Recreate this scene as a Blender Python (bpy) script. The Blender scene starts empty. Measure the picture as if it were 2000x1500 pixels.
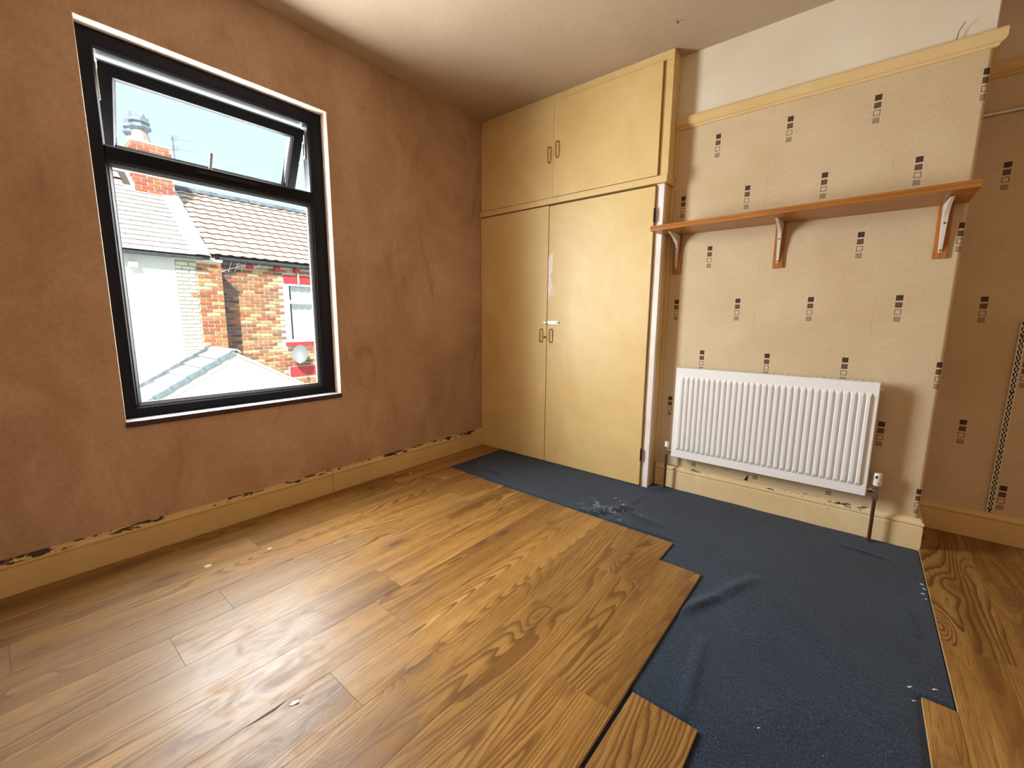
import bpy, bmesh, math, random
from mathutils import Vector, Matrix

random.seed(7)
scene = bpy.context.scene
COL = scene.collection

# ------------------------------------------------------------------ camera
CAM_LOC = Vector((2.570, 0.3786, 1.12))
YAW, PITCH, ROLL, FPX = -0.6847, 0.1517, 0.0086, 828.9
fw = Vector((math.sin(YAW) * math.cos(PITCH), math.cos(YAW) * math.cos(PITCH), -math.sin(PITCH)))
rt = Vector((math.cos(YAW), -math.sin(YAW), 0))
up = rt.cross(fw)
cr = math.cos(ROLL) * rt + math.sin(ROLL) * up
cu = -math.sin(ROLL) * rt + math.cos(ROLL) * up
cam_data = bpy.data.cameras.new('camera')
cam = bpy.data.objects.new('camera', cam_data)
COL.objects.link(cam)
M = Matrix((cr, cu, -fw)).transposed().to_4x4()
M.translation = CAM_LOC
cam.matrix_world = M
cam_data.sensor_fit = 'HORIZONTAL'
cam_data.sensor_width = 36.0
cam_data.lens = FPX / 2000.0 * 36.0
cam_data.clip_start = 0.02
scene.camera = cam

# ------------------------------------------------------------------ world, sun, daylight
world = bpy.data.worlds.new('world')
scene.world = world
world.use_nodes = True
wnt = world.node_tree
bg = wnt.nodes['Background']
bg.inputs['Color'].default_value = (0.79, 0.97, 1.0, 1)
bg.inputs['Strength'].default_value = 0.70

sun_d = bpy.data.lights.new('sun', 'SUN')
sun_d.energy = 5.0
sun_d.angle = math.radians(2.0)
sun_d.color = (1.0, 0.96, 0.88)
sun = bpy.data.objects.new('sun', sun_d)
COL.objects.link(sun)
sun.rotation_euler = Vector((-0.55, 0.50, -0.67)).to_track_quat('-Z', 'Y').to_euler()

# daylight entering through the window opening
day_d = bpy.data.lights.new('window_daylight', 'AREA')
day_d.shape = 'RECTANGLE'
day_d.size = 1.62          # vertical
day_d.size_y = 0.98
day_d.energy = 135.0
day_d.color = (0.95, 0.975, 1.0)
day = bpy.data.objects.new('window_daylight', day_d)
COL.objects.link(day)
day.location = (-0.33, 1.25, 1.47)
day.rotation_euler = (0, math.radians(-90 + 9), 0)   # sky light falls slightly downwards

# added warm fill light in an unseen doorway on the right
fill_d = bpy.data.lights.new('doorway_fill', 'AREA')
fill_d.shape = 'RECTANGLE'
fill_d.size = 2.0
fill_d.size_y = 0.98
fill_d.energy = 4.5
fill_d.color = (1.0, 0.88, 0.72)
fill = bpy.data.objects.new('doorway_fill', fill_d)
COL.objects.link(fill)
fill.location = (4.27, 0.08, 1.02)
fill.rotation_euler = (0, math.radians(90), 0)

scene.view_settings.view_transform = 'Standard'
scene.view_settings.look = 'None'
scene.view_settings.exposure = 0.68
scene.view_settings.gamma = 1.0
scene.view_settings.use_curve_mapping = False

# ------------------------------------------------------------------ node helpers
class NT:
    def __init__(self, mat):
        self.nt = mat.node_tree
        self.n = self.nt.nodes
        self.l = self.nt.links
    def node(self, typ, **kw):
        nd = self.n.new(typ)
        for k, v in kw.items():
            setattr(nd, k, v)
        return nd
    def put(self, sock, v):
        if v is None:
            return
        if hasattr(v, 'is_output') or isinstance(v, bpy.types.NodeSocket):
            self.l.new(v, sock)
        else:
            if isinstance(v, (tuple, list)) and sock.type == 'RGBA' and len(v) == 3:
                v = tuple(v) + (1.0,)
            sock.default_value = v
    def math(self, op, a, b=None, c=None, clamp=False):
        nd = self.node('ShaderNodeMath', operation=op, use_clamp=clamp)
        for s, v in zip(nd.inputs, (a, b, c)):
            self.put(s, v)
        return nd.outputs[0]
    def vmath(self, op, a, b=None):
        nd = self.node('ShaderNodeVectorMath', operation=op)
        self.put(nd.inputs[0], a)
        if b is not None:
            self.put(nd.inputs[1], b)
        return nd.outputs[0]
    def coord(self, kind='Object'):
        return self.node('ShaderNodeTexCoord').outputs[kind]
    def pos(self):
        return self.node('ShaderNodeNewGeometry').outputs['Position']
    def sep(self, v):
        nd = self.node('ShaderNodeSeparateXYZ')
        self.put(nd.inputs[0], v)
        return nd.outputs
    def comb(self, x, y, z):
        nd = self.node('ShaderNodeCombineXYZ')
        for s, v in zip(nd.inputs, (x, y, z)):
            self.put(s, v)
        return nd.outputs[0]
    def scale(self, v, s):
        nd = self.node('ShaderNodeVectorMath', operation='MULTIPLY')
        self.put(nd.inputs[0], v)
        nd.inputs[1].default_value = s
        return nd.outputs[0]
    def noise(self, v, scale=5, detail=3, rough=0.5, dist=0.0):
        nd = self.node('ShaderNodeTexNoise')
        if v is not None:
            self.put(nd.inputs['Vector'], v)
        nd.inputs['Scale'].default_value = scale
        nd.inputs['Detail'].default_value = detail
        nd.inputs['Roughness'].default_value = rough
        nd.inputs['Distortion'].default_value = dist
        return nd.outputs[0]
    def voronoi(self, v, scale=5, feature='F1', out='Distance', rnd=1.0):
        nd = self.node('ShaderNodeTexVoronoi', feature=feature)
        self.put(nd.inputs['Vector'], v)
        nd.inputs['Scale'].default_value = scale
        nd.inputs['Randomness'].default_value = rnd
        return nd.outputs[out]
    def ramp(self, f, stops, interp='LINEAR'):
        nd = self.node('ShaderNodeValToRGB')
        cr_ = nd.color_ramp
        cr_.interpolation = interp
        while len(cr_.elements) > 1:
            cr_.elements.remove(cr_.elements[0])
        cr_.elements[0].position = stops[0][0]
        c = stops[0][1]
        cr_.elements[0].color = (c, c, c, 1) if isinstance(c, (int, float)) else tuple(c) + (1,)
        for p, c in stops[1:]:
            e = cr_.elements.new(p)
            e.color = (c, c, c, 1) if isinstance(c, (int, float)) else tuple(c) + (1,)
        self.put(nd.inputs[0], f)
        return nd.outputs[0]
    def smooth(self, x, a, b):
        nd = self.node('ShaderNodeMapRange', interpolation_type='SMOOTHSTEP')
        self.put(nd.inputs[0], x)
        nd.inputs[1].default_value = a
        nd.inputs[2].default_value = b
        return nd.outputs[0]
    def mix(self, f, a, b, blend='MIX'):
        nd = self.node('ShaderNodeMix', data_type='RGBA', blend_type=blend)
        self.put(nd.inputs[0], f)
        self.put(nd.inputs[6], a)
        self.put(nd.inputs[7], b)
        return nd.outputs[2]
    def bump(self, h, strength=0.3, dist=0.01):
        nd = self.node('ShaderNodeBump')
        nd.inputs['Strength'].default_value = strength
        nd.inputs['Distance'].default_value = dist
        self.put(nd.inputs['Height'], h)
        return nd.outputs[0]
    def inside(self, x, a, b):
        return self.math('MULTIPLY', self.math('GREATER_THAN', x, a), self.math('LESS_THAN', x, b))

def new_mat(name):
    m = bpy.data.materials.new(name)
    m.use_nodes = True
    return m, NT(m), m.node_tree.nodes['Principled BSDF']

def simple(name, col, rough=0.5, metal=0.0, var=0.0, vscale=6.0, spec=0.5, bump=0.0, bscale=60.0, coat=0.0):
    m, t, b = new_mat(name)
    b.inputs['Roughness'].default_value = rough
    b.inputs['Metallic'].default_value = metal
    b.inputs['Specular IOR Level'].default_value = spec
    b.inputs['Coat Weight'].default_value = coat
    co = t.coord()
    if var > 0:
        n = t.noise(co, vscale, 5, 0.6)
        lo = tuple(c * (1 - var) for c in col)
        hi = tuple(min(1, c * (1 + var)) for c in col)
        t.put(b.inputs['Base Color'], t.ramp(n, [(0.3, lo), (0.7, hi)]))
    else:
        b.inputs['Base Color'].default_value = tuple(col) + (1,)
    if bump > 0:
        t.put(b.inputs['Normal'], t.bump(t.noise(co, bscale, 4, 0.6), bump, 0.004))
    return m

MAT = {}

def build_materials():
    # --- bare pink-brown plaster
    m, t, b = new_mat('bare_plaster')
    p = t.pos()
    n1 = t.noise(p, 1.1, 6, 0.62, 0.8)
    n2 = t.noise(t.scale(p, (1, 1.0, 0.45)), 3.2, 6, 0.65, 1.2)
    n3 = t.noise(p, 55, 3, 0.6)
    c = t.ramp(n1, [(0.30, (0.40, 0.240, 0.145)), (0.5, (0.49, 0.315, 0.205)), (0.72, (0.58, 0.405, 0.290))])
    c = t.mix(t.math('MULTIPLY', t.smooth(n2, 0.48, 0.72), 0.55), c, (0.60, 0.42, 0.30))
    c = t.mix(t.math('MULTIPLY', t.smooth(n2, 0.45, 0.30), 0.35), c, (0.27, 0.135, 0.065))
    # smoothed trowel bands next to the window opening
    x, y, z = t.sep(p)
    w = t.math('MULTIPLY', t.math('SUBTRACT', n1, 0.5), 0.25)
    yy = t.math('ADD', y, w)
    band = t.math('MULTIPLY', t.smooth(yy, 0.50, 0.66), t.smooth(yy, 0.76, 0.72))
    band2 = t.math('MULTIPLY', t.smooth(yy, 1.80, 1.88), t.smooth(yy, 2.12, 1.98))
    bands = t.math('MULTIPLY', t.math('ADD', band, band2, clamp=True), t.math('MULTIPLY', t.smooth(n2, 0.30, 0.62), 0.6))
    c = t.mix(bands, c, (0.60, 0.40, 0.27))
    fine = t.ramp(n3, [(0.3, 0.90), (0.7, 1.06)])
    c = t.mix(1.0, c, fine, 'MULTIPLY')
    t.put(b.inputs['Base Color'], c)
    b.inputs['Roughness'].default_value = 0.72
    b.inputs['Specular IOR Level'].default_value = 0.25
    h = t.math('ADD', t.math('MULTIPLY', n2, 0.6), t.math('MULTIPLY', n3, 0.15))
    t.put(b.inputs['Normal'], t.bump(h, 0.25, 0.012))
    MAT['plaster'] = m

    m, t, b = new_mat('reveal_plaster')
    p = t.pos()
    n = t.noise(p, 6, 5, 0.6, 0.5)
    t.put(b.inputs['Base Color'], t.ramp(n, [(0.3, (0.74, 0.60, 0.48)), (0.7, (0.86, 0.77, 0.68))]))
    b.inputs['Roughness'].default_value = 0.7
    t.put(b.inputs['Normal'], t.bump(t.noise(p, 30, 4), 0.2, 0.006))
    MAT['reveal'] = m

    # --- ceiling
    m, t, b = new_mat('ceiling_paint')
    p = t.pos()
    n1 = t.noise(p, 1.3, 5, 0.55, 0.4)
    n2 = t.noise(p, 45, 3, 0.6)
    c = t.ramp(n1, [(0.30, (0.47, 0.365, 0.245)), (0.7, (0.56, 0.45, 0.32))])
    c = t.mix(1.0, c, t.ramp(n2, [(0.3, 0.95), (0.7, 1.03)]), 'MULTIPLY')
    t.put(b.inputs['Base Color'], c)
    b.inputs['Roughness'].default_value = 0.8
    b.inputs['Specular IOR Level'].default_value = 0.2
    t.put(b.inputs['Normal'], t.bump(t.math('ADD', t.math('MULTIPLY', n1, 3.0), n2), 0.12, 0.01))
    MAT['ceiling'] = m

    # --- wallpaper with printed squares
    m, t, b = new_mat('squares_wallpaper')
    p = t.pos()
    x, y, z = t.sep(p)
    u = t.math('ADD', x, t.math('MULTIPLY', t.math('SUBTRACT', y, 3.227), 1.098))
    PU, PZ = 0.3590, 0.6365
    grain = t.noise(t.comb(t.math('MULTIPLY', u, 330.0), 0.0, t.math('MULTIPLY', z, 45.0)), 1.0, 3, 0.6)
    big = t.noise(p, 2.2, 5, 0.6, 0.5)
    base = t.ramp(big, [(0.3, (0.635, 0.490, 0.295)), (0.7, (0.73, 0.590, 0.390))])
    base = t.mix(1.0, base, t.ramp(grain, [(0.3, 0.87), (0.7, 1.07)]), 'MULTIPLY')
    # drop seams of the rolls
    seam = t.math('ABSOLUTE', t.math('SUBTRACT', t.math('WRAP', t.math('SUBTRACT', u, 2.075), 0.265, -0.265), 0.0))
    seam_m = t.math('MULTIPLY', t.math('LESS_THAN', seam, 0.0011), t.smooth(t.noise(p, 5, 3), 0.45, 0.65))
    base = t.mix(t.math('MULTIPLY', seam_m, 0.45), base, (0.30, 0.19, 0.08))
    col = base
    dark, mid, out_, pale = (0.030, 0.012, 0.010), (0.115, 0.058, 0.036), (0.17, 0.105, 0.045), (0.33, 0.245, 0.15)
    for u0, z0 in ((1.620, 1.889), (1.7995, 2.2075)):
        du = t.math('WRAP', t.math('SUBTRACT', u, u0), PU / 2, -PU / 2)
        dz = t.math('WRAP', t.math('SUBTRACT', z0, z), PZ, 0.0)
        adu = t.math('ABSOLUTE', du)
        halo = t.math('MULTIPLY', t.smooth(adu, 0.022, 0.016), t.math('MULTIPLY', t.smooth(dz, 0.142, 0.134), 1.0))
        col = t.mix(t.math('MULTIPLY', halo, 0.14), col, (0.80, 0.70, 0.54))
        inu = t.math('LESS_THAN', adu, 0.0135)
        for k, cc in enumerate((dark, mid, out_, pale)):
            a = k * 0.0345
            msk = t.math('MULTIPLY', inu, t.inside(dz, a, a + 0.0262))
            if k == 2:
                hole = t.math('MULTIPLY', t.math('LESS_THAN', adu, 0.0100), t.inside(dz, a + 0.0035, a + 0.0227))
                msk = t.math('SUBTRACT', msk, hole)
            col = t.mix(t.math('MULTIPLY', msk, 0.95), col, cc)
    t.put(b.inputs['Base Color'], col)
    b.inputs['Roughness'].default_value = 0.62
    b.inputs['Specular IOR Level'].default_value = 0.3
    t.put(b.inputs['Normal'], t.bump(t.math('ADD', grain, t.math('MULTIPLY', big, 1.5)), 0.28, 0.0025))
    MAT['wallpaper'] = m

    m, t, b = new_mat('upper_wall_paint')
    p = t.pos()
    n1 = t.noise(p, 2.0, 5, 0.6)
    n2 = t.noise(p, 60, 3, 0.6)
    c = t.ramp(n1, [(0.3, (0.74, 0.64, 0.48)), (0.7, (0.84, 0.76, 0.61))])
    t.put(b.inputs['Base Color'], c)
    b.inputs['Roughness'].default_value = 0.8
    t.put(b.inputs['Normal'], t.bump(n2, 0.12, 0.004))
    MAT['paint'] = m

    # --- cream gloss woodwork
    def gloss(name, c0, c1, rough, chips=0.0, flakes=False):
        m, t, b = new_mat(name)
        p = t.pos()
        n1 = t.noise(p, 2.1, 5, 0.6, 0.7)
        n2 = t.noise(t.scale(p, (1, 1, 0.25)), 9, 5, 0.65, 0.4)
        c = t.ramp(n1, [(0.3, c0), (0.7, c1)])
        c = t.mix(t.math('MULTIPLY', t.smooth(n2, 0.55, 0.75), 0.35), c, tuple(min(1, q * 1.12) for q in c1))
        c = t.mix(t.math('MULTIPLY', t.smooth(t.noise(p, 130, 2, 0.7), 0.70, 0.76), 0.5), c, tuple(q * 0.45 for q in c0))
        r = t.math('ADD', rough, t.math('MULTIPLY', t.math('SUBTRACT', n2, 0.5), 0.25))
        if chips > 0:
            x, y, z = t.sep(p)
            nc = t.noise(t.scale(p, (14, 14, 60)), 1.0, 5, 0.7)
            edge = t.math('MULTIPLY', t.smooth(z, 0.112, 0.138), 0.31)
            low = t.math('MULTIPLY', t.smooth(z, 0.016, -0.006), 0.18)
            v = t.math('ADD', t.math('ADD', nc, edge), low)
            big = t.noise(t.scale(p, (2.2, 2.2, 2.2)), 1.0, 3, 0.6)
            v = t.math('ADD', v, t.math('MULTIPLY', t.math('SUBTRACT', big, 0.5), 0.55))
            msk = t.smooth(v, chips, chips + 0.012)
            msk2 = t.smooth(v, chips - 0.06, chips - 0.05)
            c = t.mix(t.math('MULTIPLY', msk2, 0.6), c, tuple(min(1, q * 1.1) for q in c1))
            c = t.mix(msk, c, (0.050, 0.024, 0.014))
            spots = t.noise(t.scale(p, (60, 60, 75)), 1.0, 3, 0.6)
            reg = t.noise(p, 2.6, 2)
            sm = t.math('MULTIPLY', t.smooth(spots, 0.69, 0.71), t.smooth(reg, 0.48, 0.58))
            c = t.mix(t.math('MULTIPLY', sm, 0.85), c, (0.10, 0.05, 0.02))
            t.put(b.inputs['Normal'], t.bump(t.math('MULTIPLY', msk, -1.0), 0.5, 0.004))
        if flakes:
            x, y, z = t.sep(p)
            # flaked paint down the meeting edge of the right-hand door
            near = t.math('MULTIPLY', t.smooth(x, 0.79, 0.70), t.math('GREATER_THAN', x, 0.694))
            near = t.math('MULTIPLY', near, t.math('MULTIPLY', t.smooth(z, 1.20, 1.36), t.smooth(z, 1.74, 1.52)))
            fl = t.noise(t.scale(p, (26, 26, 9)), 1.0, 6, 0.75, 0.6)
            fm = t.math('MULTIPLY', t.smooth(t.math('ADD', fl, t.math('MULTIPLY', near, 0.25)), 0.63, 0.72), near)
            c = t.mix(fm, c, (0.90, 0.86, 0.78))
            fd = t.math('MULTIPLY', t.smooth(t.noise(t.scale(p, (60, 60, 26)), 1.0, 4, 0.7), 0.60, 0.66), t.math('MULTIPLY', near, near))
            c = t.mix(t.math('MULTIPLY', fd, 0.6), c, (0.35, 0.24, 0.12))
        t.put(b.inputs['Base Color'], c)
        t.put(b.inputs['Roughness'], r)
        MAT[name] = m
    gloss('cream_gloss', (0.695, 0.475, 0.178), (0.78, 0.582, 0.270), 0.44, flakes=True)
    gloss('cream_trim', (0.70, 0.49, 0.20), (0.78, 0.58, 0.29), 0.42)
    gloss('cream_skirting', (0.64, 0.43, 0.17), (0.72, 0.53, 0.25), 0.42, chips=0.845)
    gloss('cream_skirting_clean', (0.74, 0.55, 0.27), (0.82, 0.66, 0.40), 0.42, chips=0.90)

    m, t, b = new_mat('bare_white_post')
    p = t.pos()
    n = t.noise(t.scale(p, (8, 8, 3)), 1.0, 5, 0.65)
    t.put(b.inputs['Base Color'], t.ramp(n, [(0.35, (0.78, 0.68, 0.62)), (0.6, (0.92, 0.86, 0.82))]))
    b.inputs['Roughness'].default_value = 0.6
    MAT['post'] = m

    # --- oak laminate
    m, t, b = new_mat('oak_laminate')
    oi = t.node('ShaderNodeObjectInfo')
    rnd = oi.outputs['Random']
    co = t.coord('Object')
    off = t.comb(t.math('MULTIPLY', rnd, 37.0), t.math('MULTIPLY', rnd, 91.0), t.math('MULTIPLY', rnd, 13.0))
    pc = t.vmath('ADD', co, off)
    px_, py_, pz_ = t.sep(pc)
    kv = t.comb(t.math('MULTIPLY', px_, 6.0), t.math('MULTIPLY', py_, 2.2), 0.0)
    kn = t.voronoi(kv, 1.0)
    kbump = t.math('POWER', 2.718, t.math('MULTIPLY', t.math('MULTIPLY', kn, kn), -22.0))
    base = t.noise(t.comb(t.math('MULTIPLY', px_, 5.0), t.math('MULTIPLY', py_, 0.42), 0.0), 1.0, 1, 0.4, 0.0)
    slant = t.math('ADD', t.math('MULTIPLY', px_, 0.9), t.math('MULTIPLY', py_, 0.05))
    wob = t.noise(t.comb(t.math('MULTIPLY', px_, 45.0), t.math('MULTIPLY', py_, 7.0), 0.0), 1.0, 3, 0.6)
    v = t.math('ADD', t.math('ADD', base, slant), t.math('MULTIPLY', kbump, 0.14))
    v = t.math('ADD', v, t.math('MULTIPLY', wob, 0.016))
    saw = t.math('FRACT', t.math('MULTIPLY', v, 36.0))
    line = t.math('MULTIPLY', t.smooth(saw, 0.30, 0.90), t.smooth(saw, 1.0, 0.92))
    band = t.noise(t.comb(t.math('MULTIPLY', px_, 9.0), t.math('MULTIPLY', py_, 0.6), 3.0), 1.0, 3, 0.6)
    pores = t.noise(t.comb(t.math('MULTIPLY', px_, 520.0), t.math('MULTIPLY', py_, 11.0), 0.0), 1.0, 2, 0.6)
    fib = t.noise(t.comb(t.math('MULTIPLY', px_, 130.0), t.math('MULTIPLY', py_, 3.0), 5.0), 1.0, 3, 0.6)
    c = t.ramp(band, [(0.30, (0.175, 0.080, 0.021)), (0.5, (0.330, 0.172, 0.045)), (0.70, (0.460, 0.256, 0.082))])
    lw = t.smooth(t.noise(t.comb(t.math('MULTIPLY', px_, 5.0), t.math('MULTIPLY', py_, 0.8), 8.0), 1.0, 2), 0.34, 0.62)
    c = t.mix(t.math('MULTIPLY', line, t.math('ADD', 0.14, t.math('MULTIPLY', lw, 0.72))), c, (0.120, 0.050, 0.014))
    c = t.mix(t.math('MULTIPLY', t.smooth(pores, 0.52, 0.64), 0.58), c, (0.13, 0.057, 0.017))
    c = t.mix(t.math('MULTIPLY', t.smooth(fib, 0.53, 0.70), 0.52), c, (0.155, 0.068, 0.020))
    kw = t.voronoi(kv, 1.0, out='Color')
    has = t.math('GREATER_THAN', t.sep(kw)[0], 0.30)
    kd = t.math('MULTIPLY', t.smooth(t.math('ADD', kn, t.math('MULTIPLY', t.math('SUBTRACT', wob, 0.5), 0.12)), 0.17, 0.04), has)
    c = t.mix(t.math('MULTIPLY', kd, 0.92), c, (0.035, 0.016, 0.008))
    smear = t.math('MULTIPLY', t.smooth(kn, 0.42, 0.10), t.math('MULTIPLY', has, 0.55))
    c = t.mix(smear, c, (0.17, 0.080, 0.028))
    c = t.mix(1.0, c, t.ramp(rnd, [(0.0, (0.86, 0.85, 0.84)), (1.0, (1.10, 1.08, 1.04))]), 'MULTIPLY')
    # dusty film with the window sheen's grey painted in, scuffs, dried paint spots
    wp = t.pos()
    wx, wy, wz = t.sep(wp)
    dx = t.math('DIVIDE', t.math('SUBTRACT', wx, 0.90), 1.15)
    dy = t.math('DIVIDE', t.math('SUBTRACT', wy, 0.60), 1.15)
    rad = t.math('SQRT', t.math('ADD', t.math('MULTIPLY', dx, dx), t.math('MULTIPLY', dy, dy)))
    dn = t.noise(wp, 6, 6, 0.7, 0.6)
    dust_sheen = t.math('MULTIPLY', t.smooth(t.math('ADD', rad, t.math('MULTIPLY', t.math('SUBTRACT', dn, 0.5), 1.3)), 1.05, 0.15), 0.42)
    c = t.mix(dust_sheen, c, (0.205, 0.165, 0.135))
    scr = t.noise(t.scale(wp, (3.0, 46.0, 1.0)), 1.0, 4, 0.6, 1.4)
    scm = t.math('MULTIPLY', t.smooth(scr, 0.66, 0.70), t.smooth(rad, 1.1, 0.5))
    c = t.mix(t.math('MULTIPLY', scm, 0.0), c, (0.70, 0.66, 0.60))
    spot = t.voronoi(wp, 7.0)
    sreg = t.math('MULTIPLY', t.smooth(wx, 0.75, 0.45), t.smooth(t.noise(wp, 3, 2), 0.46, 0.56))
    sm = t.math('MULTIPLY', t.smooth(spot, 0.105, 0.085), sreg)
    c = t.mix(t.math('MULTIPLY', sm, 0.75), c, (0.66, 0.48, 0.33))
    t.put(b.inputs['Base Color'], c)
    scuff = t.smooth(t.noise(t.scale(wp, (14.0, 9.0, 1.0)), 1.0, 7, 0.72, 0.9), 0.42, 0.66)
    rg = t.math('ADD', t.math('ADD', 0.29, t.math('MULTIPLY', dn, 0.12)), t.math('MULTIPLY', scuff, 0.13))
    t.put(b.inputs['Roughness'], rg)
    b.inputs['Specular IOR Level'].default_value = 0.17
    t.put(b.inputs['Normal'], t.bump(t.math('ADD', t.math('MULTIPLY', pores, -0.6), t.math('MULTIPLY', line, -0.5)), 0.16, 0.002))
    MAT['oak'] = m
    MAT['oak_edge'] = simple('laminate_core', (0.42, 0.27, 0.13), 0.8, var=0.2, vscale=50)

    # --- blue felt underlay
    m, t, b = new_mat('blue_felt')
    p = t.pos()
    n1 = t.noise(p, 2.5, 5, 0.6)
    n2 = t.noise(p, 240, 3, 0.7)
    n3 = t.noise(p, 90, 3, 0.7)
    c = t.ramp(n2, [(0.36, (0.006, 0.012, 0.026)), (0.58, (0.022, 0.038, 0.068)), (0.74, (0.10, 0.13, 0.19))])
    c = t.mix(1.0, c, t.ramp(n1, [(0.3, 0.80), (0.7, 1.15)]), 'MULTIPLY')
    fl = t.voronoi(p, 75.0)
    fm = t.math('MULTIPLY', t.smooth(fl, 0.10, 0.06), t.smooth(t.noise(p, 17, 3), 0.52, 0.60))
    c = t.mix(t.math('MULTIPLY', fm, 0.75), c, (0.50, 0.50, 0.48))
    x, y, z = t.sep(p)
    # crumbs and plaster dust swept against the cupboard post and the board ends
    ddx = t.math('DIVIDE', t.math('SUBTRACT', x, 1.50), 0.22)
    ddy = t.math('DIVIDE', t.math('SUBTRACT', y, 2.62), 0.18)
    rr = t.math('SQRT', t.math('ADD', t.math('MULTIPLY', ddx, ddx), t.math('MULTIPLY', ddy, ddy)))
    ds = t.math('MULTIPLY', t.smooth(t.noise(p, 26, 5, 0.7, 0.8), 0.52, 0.72), t.smooth(rr, 1.2, 0.2))
    c = t.mix(t.math('MULTIPLY', ds, 0.65), c, (0.42, 0.46, 0.52))
    t.put(b.inputs['Base Color'], c)
    b.inputs['Roughness'].default_value = 0.95
    b.inputs['Specular IOR Level'].default_value = 0.1
    b.inputs['Sheen Weight'].default_value = 0.15
    t.put(b.inputs['Normal'], t.bump(t.math('ADD', n2, n3), 0.5, 0.004))
    MAT['felt'] = m

    # --- glass : clear with a weak surface reflection
    m = bpy.data.materials.new('window_glass')
    m.use_nodes = True
    t = NT(m)
    for nd in list(t.n):
        t.n.remove(nd)
    o = t.node('ShaderNodeOutputMaterial')
    tr = t.node('ShaderNodeBsdfTransparent')
    tr.inputs[0].default_value = (0.97, 0.985, 0.98, 1)
    gl = t.node('ShaderNodeBsdfGlossy')
    gl.inputs['Roughness'].default_value = 0.02
    lwt = t.node('ShaderNodeLayerWeight')
    lwt.inputs[0].default_value = 0.5
    refl = t.math('ADD', 0.022, t.math('MULTIPLY', t.math('POWER', lwt.outputs['Facing'], 5.0), 0.6))
    mx = t.node('ShaderNodeMixShader')
    t.l.new(refl, mx.inputs[0])
    t.l.new(tr.outputs[0], mx.inputs[1])
    t.l.new(gl.outputs[0], mx.inputs[2])
    t.l.new(mx.outputs[0], o.inputs[0])
    MAT['glass'] = m

    MAT['frame'] = simple('dark_upvc', (0.0045, 0.004, 0.006), 0.5, spec=0.15, var=0.3, vscale=20)
    MAT['frame_bead'] = simple('dark_bead', (0.012, 0.010, 0.010), 0.38, spec=0.3)
    MAT['seal'] = simple('grey_gasket', (0.06, 0.056, 0.052), 0.6, spec=0.2)
    MAT['sill'] = simple('sill_board', (0.40, 0.385, 0.42), 0.25, var=0.15, vscale=14)
    MAT['sill_nose'] = simple('sill_nose', (0.055, 0.020, 0.022), 0.35, var=0.3, vscale=30)
    MAT['steel'] = simple('steel', (0.62, 0.60, 0.57), 0.28, metal=1.0, var=0.15, vscale=40)
    MAT['brass'] = simple('aged_metal', (0.52, 0.40, 0.24), 0.32, metal=1.0, var=0.2, vscale=40)
    MAT['hinge'] = simple('dark_hinge', (0.05, 0.03, 0.02), 0.5, metal=0.3)
    MAT['dark'] = simple('dark_wood_inside', (0.05, 0.025, 0.012), 0.8)
    MAT['rad'] = simple('radiator_enamel', (0.90, 0.90, 0.89), 0.28, var=0.02, vscale=4)
    MAT['rad_back'] = simple('radiator_fin', (0.55, 0.50, 0.44), 0.5)
    MAT['chrome'] = simple('chrome', (0.62, 0.58, 0.53), 0.18, metal=1.0, var=0.2, vscale=60)
    MAT['pipe'] = simple('painted_pipe', (0.085, 0.022, 0.016), 0.38, var=0.25, vscale=30)
    MAT['plastic'] = simple('white_plastic', (0.84, 0.82, 0.76), 0.4, var=0.04)
    MAT['bracket'] = simple('white_bracket', (0.72, 0.68, 0.58), 0.38, var=0.08, vscale=40)
    MAT['screw'] = simple('screw', (0.06, 0.05, 0.045), 0.4, metal=0.7)

    # varnished shelf wood
    m, t, b = new_mat('varnished_shelf')
    p = t.pos()
    g = t.noise(t.scale(p, (3, 60, 90)), 1.0, 4, 0.6, 0.3)
    g2 = t.noise(t.scale(p, (1.2, 14, 14)), 1.0, 3, 0.5)
    c = t.ramp(g, [(0.3, (0.33, 0.115, 0.016)), (0.65, (0.50, 0.205, 0.038))])
    c = t.mix(t.math('MULTIPLY', t.smooth(g2, 0.5, 0.7), 0.5), c, (0.26, 0.085, 0.014))
    t.put(b.inputs['Base Color'], c)
    b.inputs['Roughness'].default_value = 0.35
    MAT['shelf'] = m
    m, t, b = new_mat('varnished_batten')
    p = t.pos()
    g = t.noise(t.scale(p, (90, 60, 5)), 1.0, 4, 0.6, 0.3)
    t.put(b.inputs['Base Color'], t.ramp(g, [(0.3, (0.34, 0.10, 0.018)), (0.65, (0.50, 0.19, 0.04))]))
    b.inputs['Roughness'].default_value = 0.4
    MAT['batten'] = m

    # --- outside
    def brick(name, stops, rough=0.85):
        m, t, b = new_mat(name)
        oi = t.node('ShaderNodeObjectInfo')
        gi = t.node('ShaderNodeNewGeometry').outputs['Random Per Island']
        r_ = t.math('FRACT', t.math('ADD', oi.outputs['Random'], gi))
        c = t.ramp(r_, stops, 'CONSTANT')
        n = t.noise(t.pos(), 22, 4, 0.7)
        c = t.mix(1.0, c, t.ramp(n, [(0.3, 0.75), (0.7, 1.2)]), 'MULTIPLY')
        t.put(b.inputs['Base Color'], c)
        b.inputs['Roughness'].default_value = rough
        MAT[name] = m
    brick('red_brick', [(0, (0.44, 0.135, 0.060)), (0.2, (0.50, 0.18, 0.085)), (0.4, (0.34, 0.115, 0.065)), (0.6, (0.55, 0.24, 0.11)), (0.82, (0.60, 0.40, 0.18)), (0.93, (0.58, 0.48, 0.32))])
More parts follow.
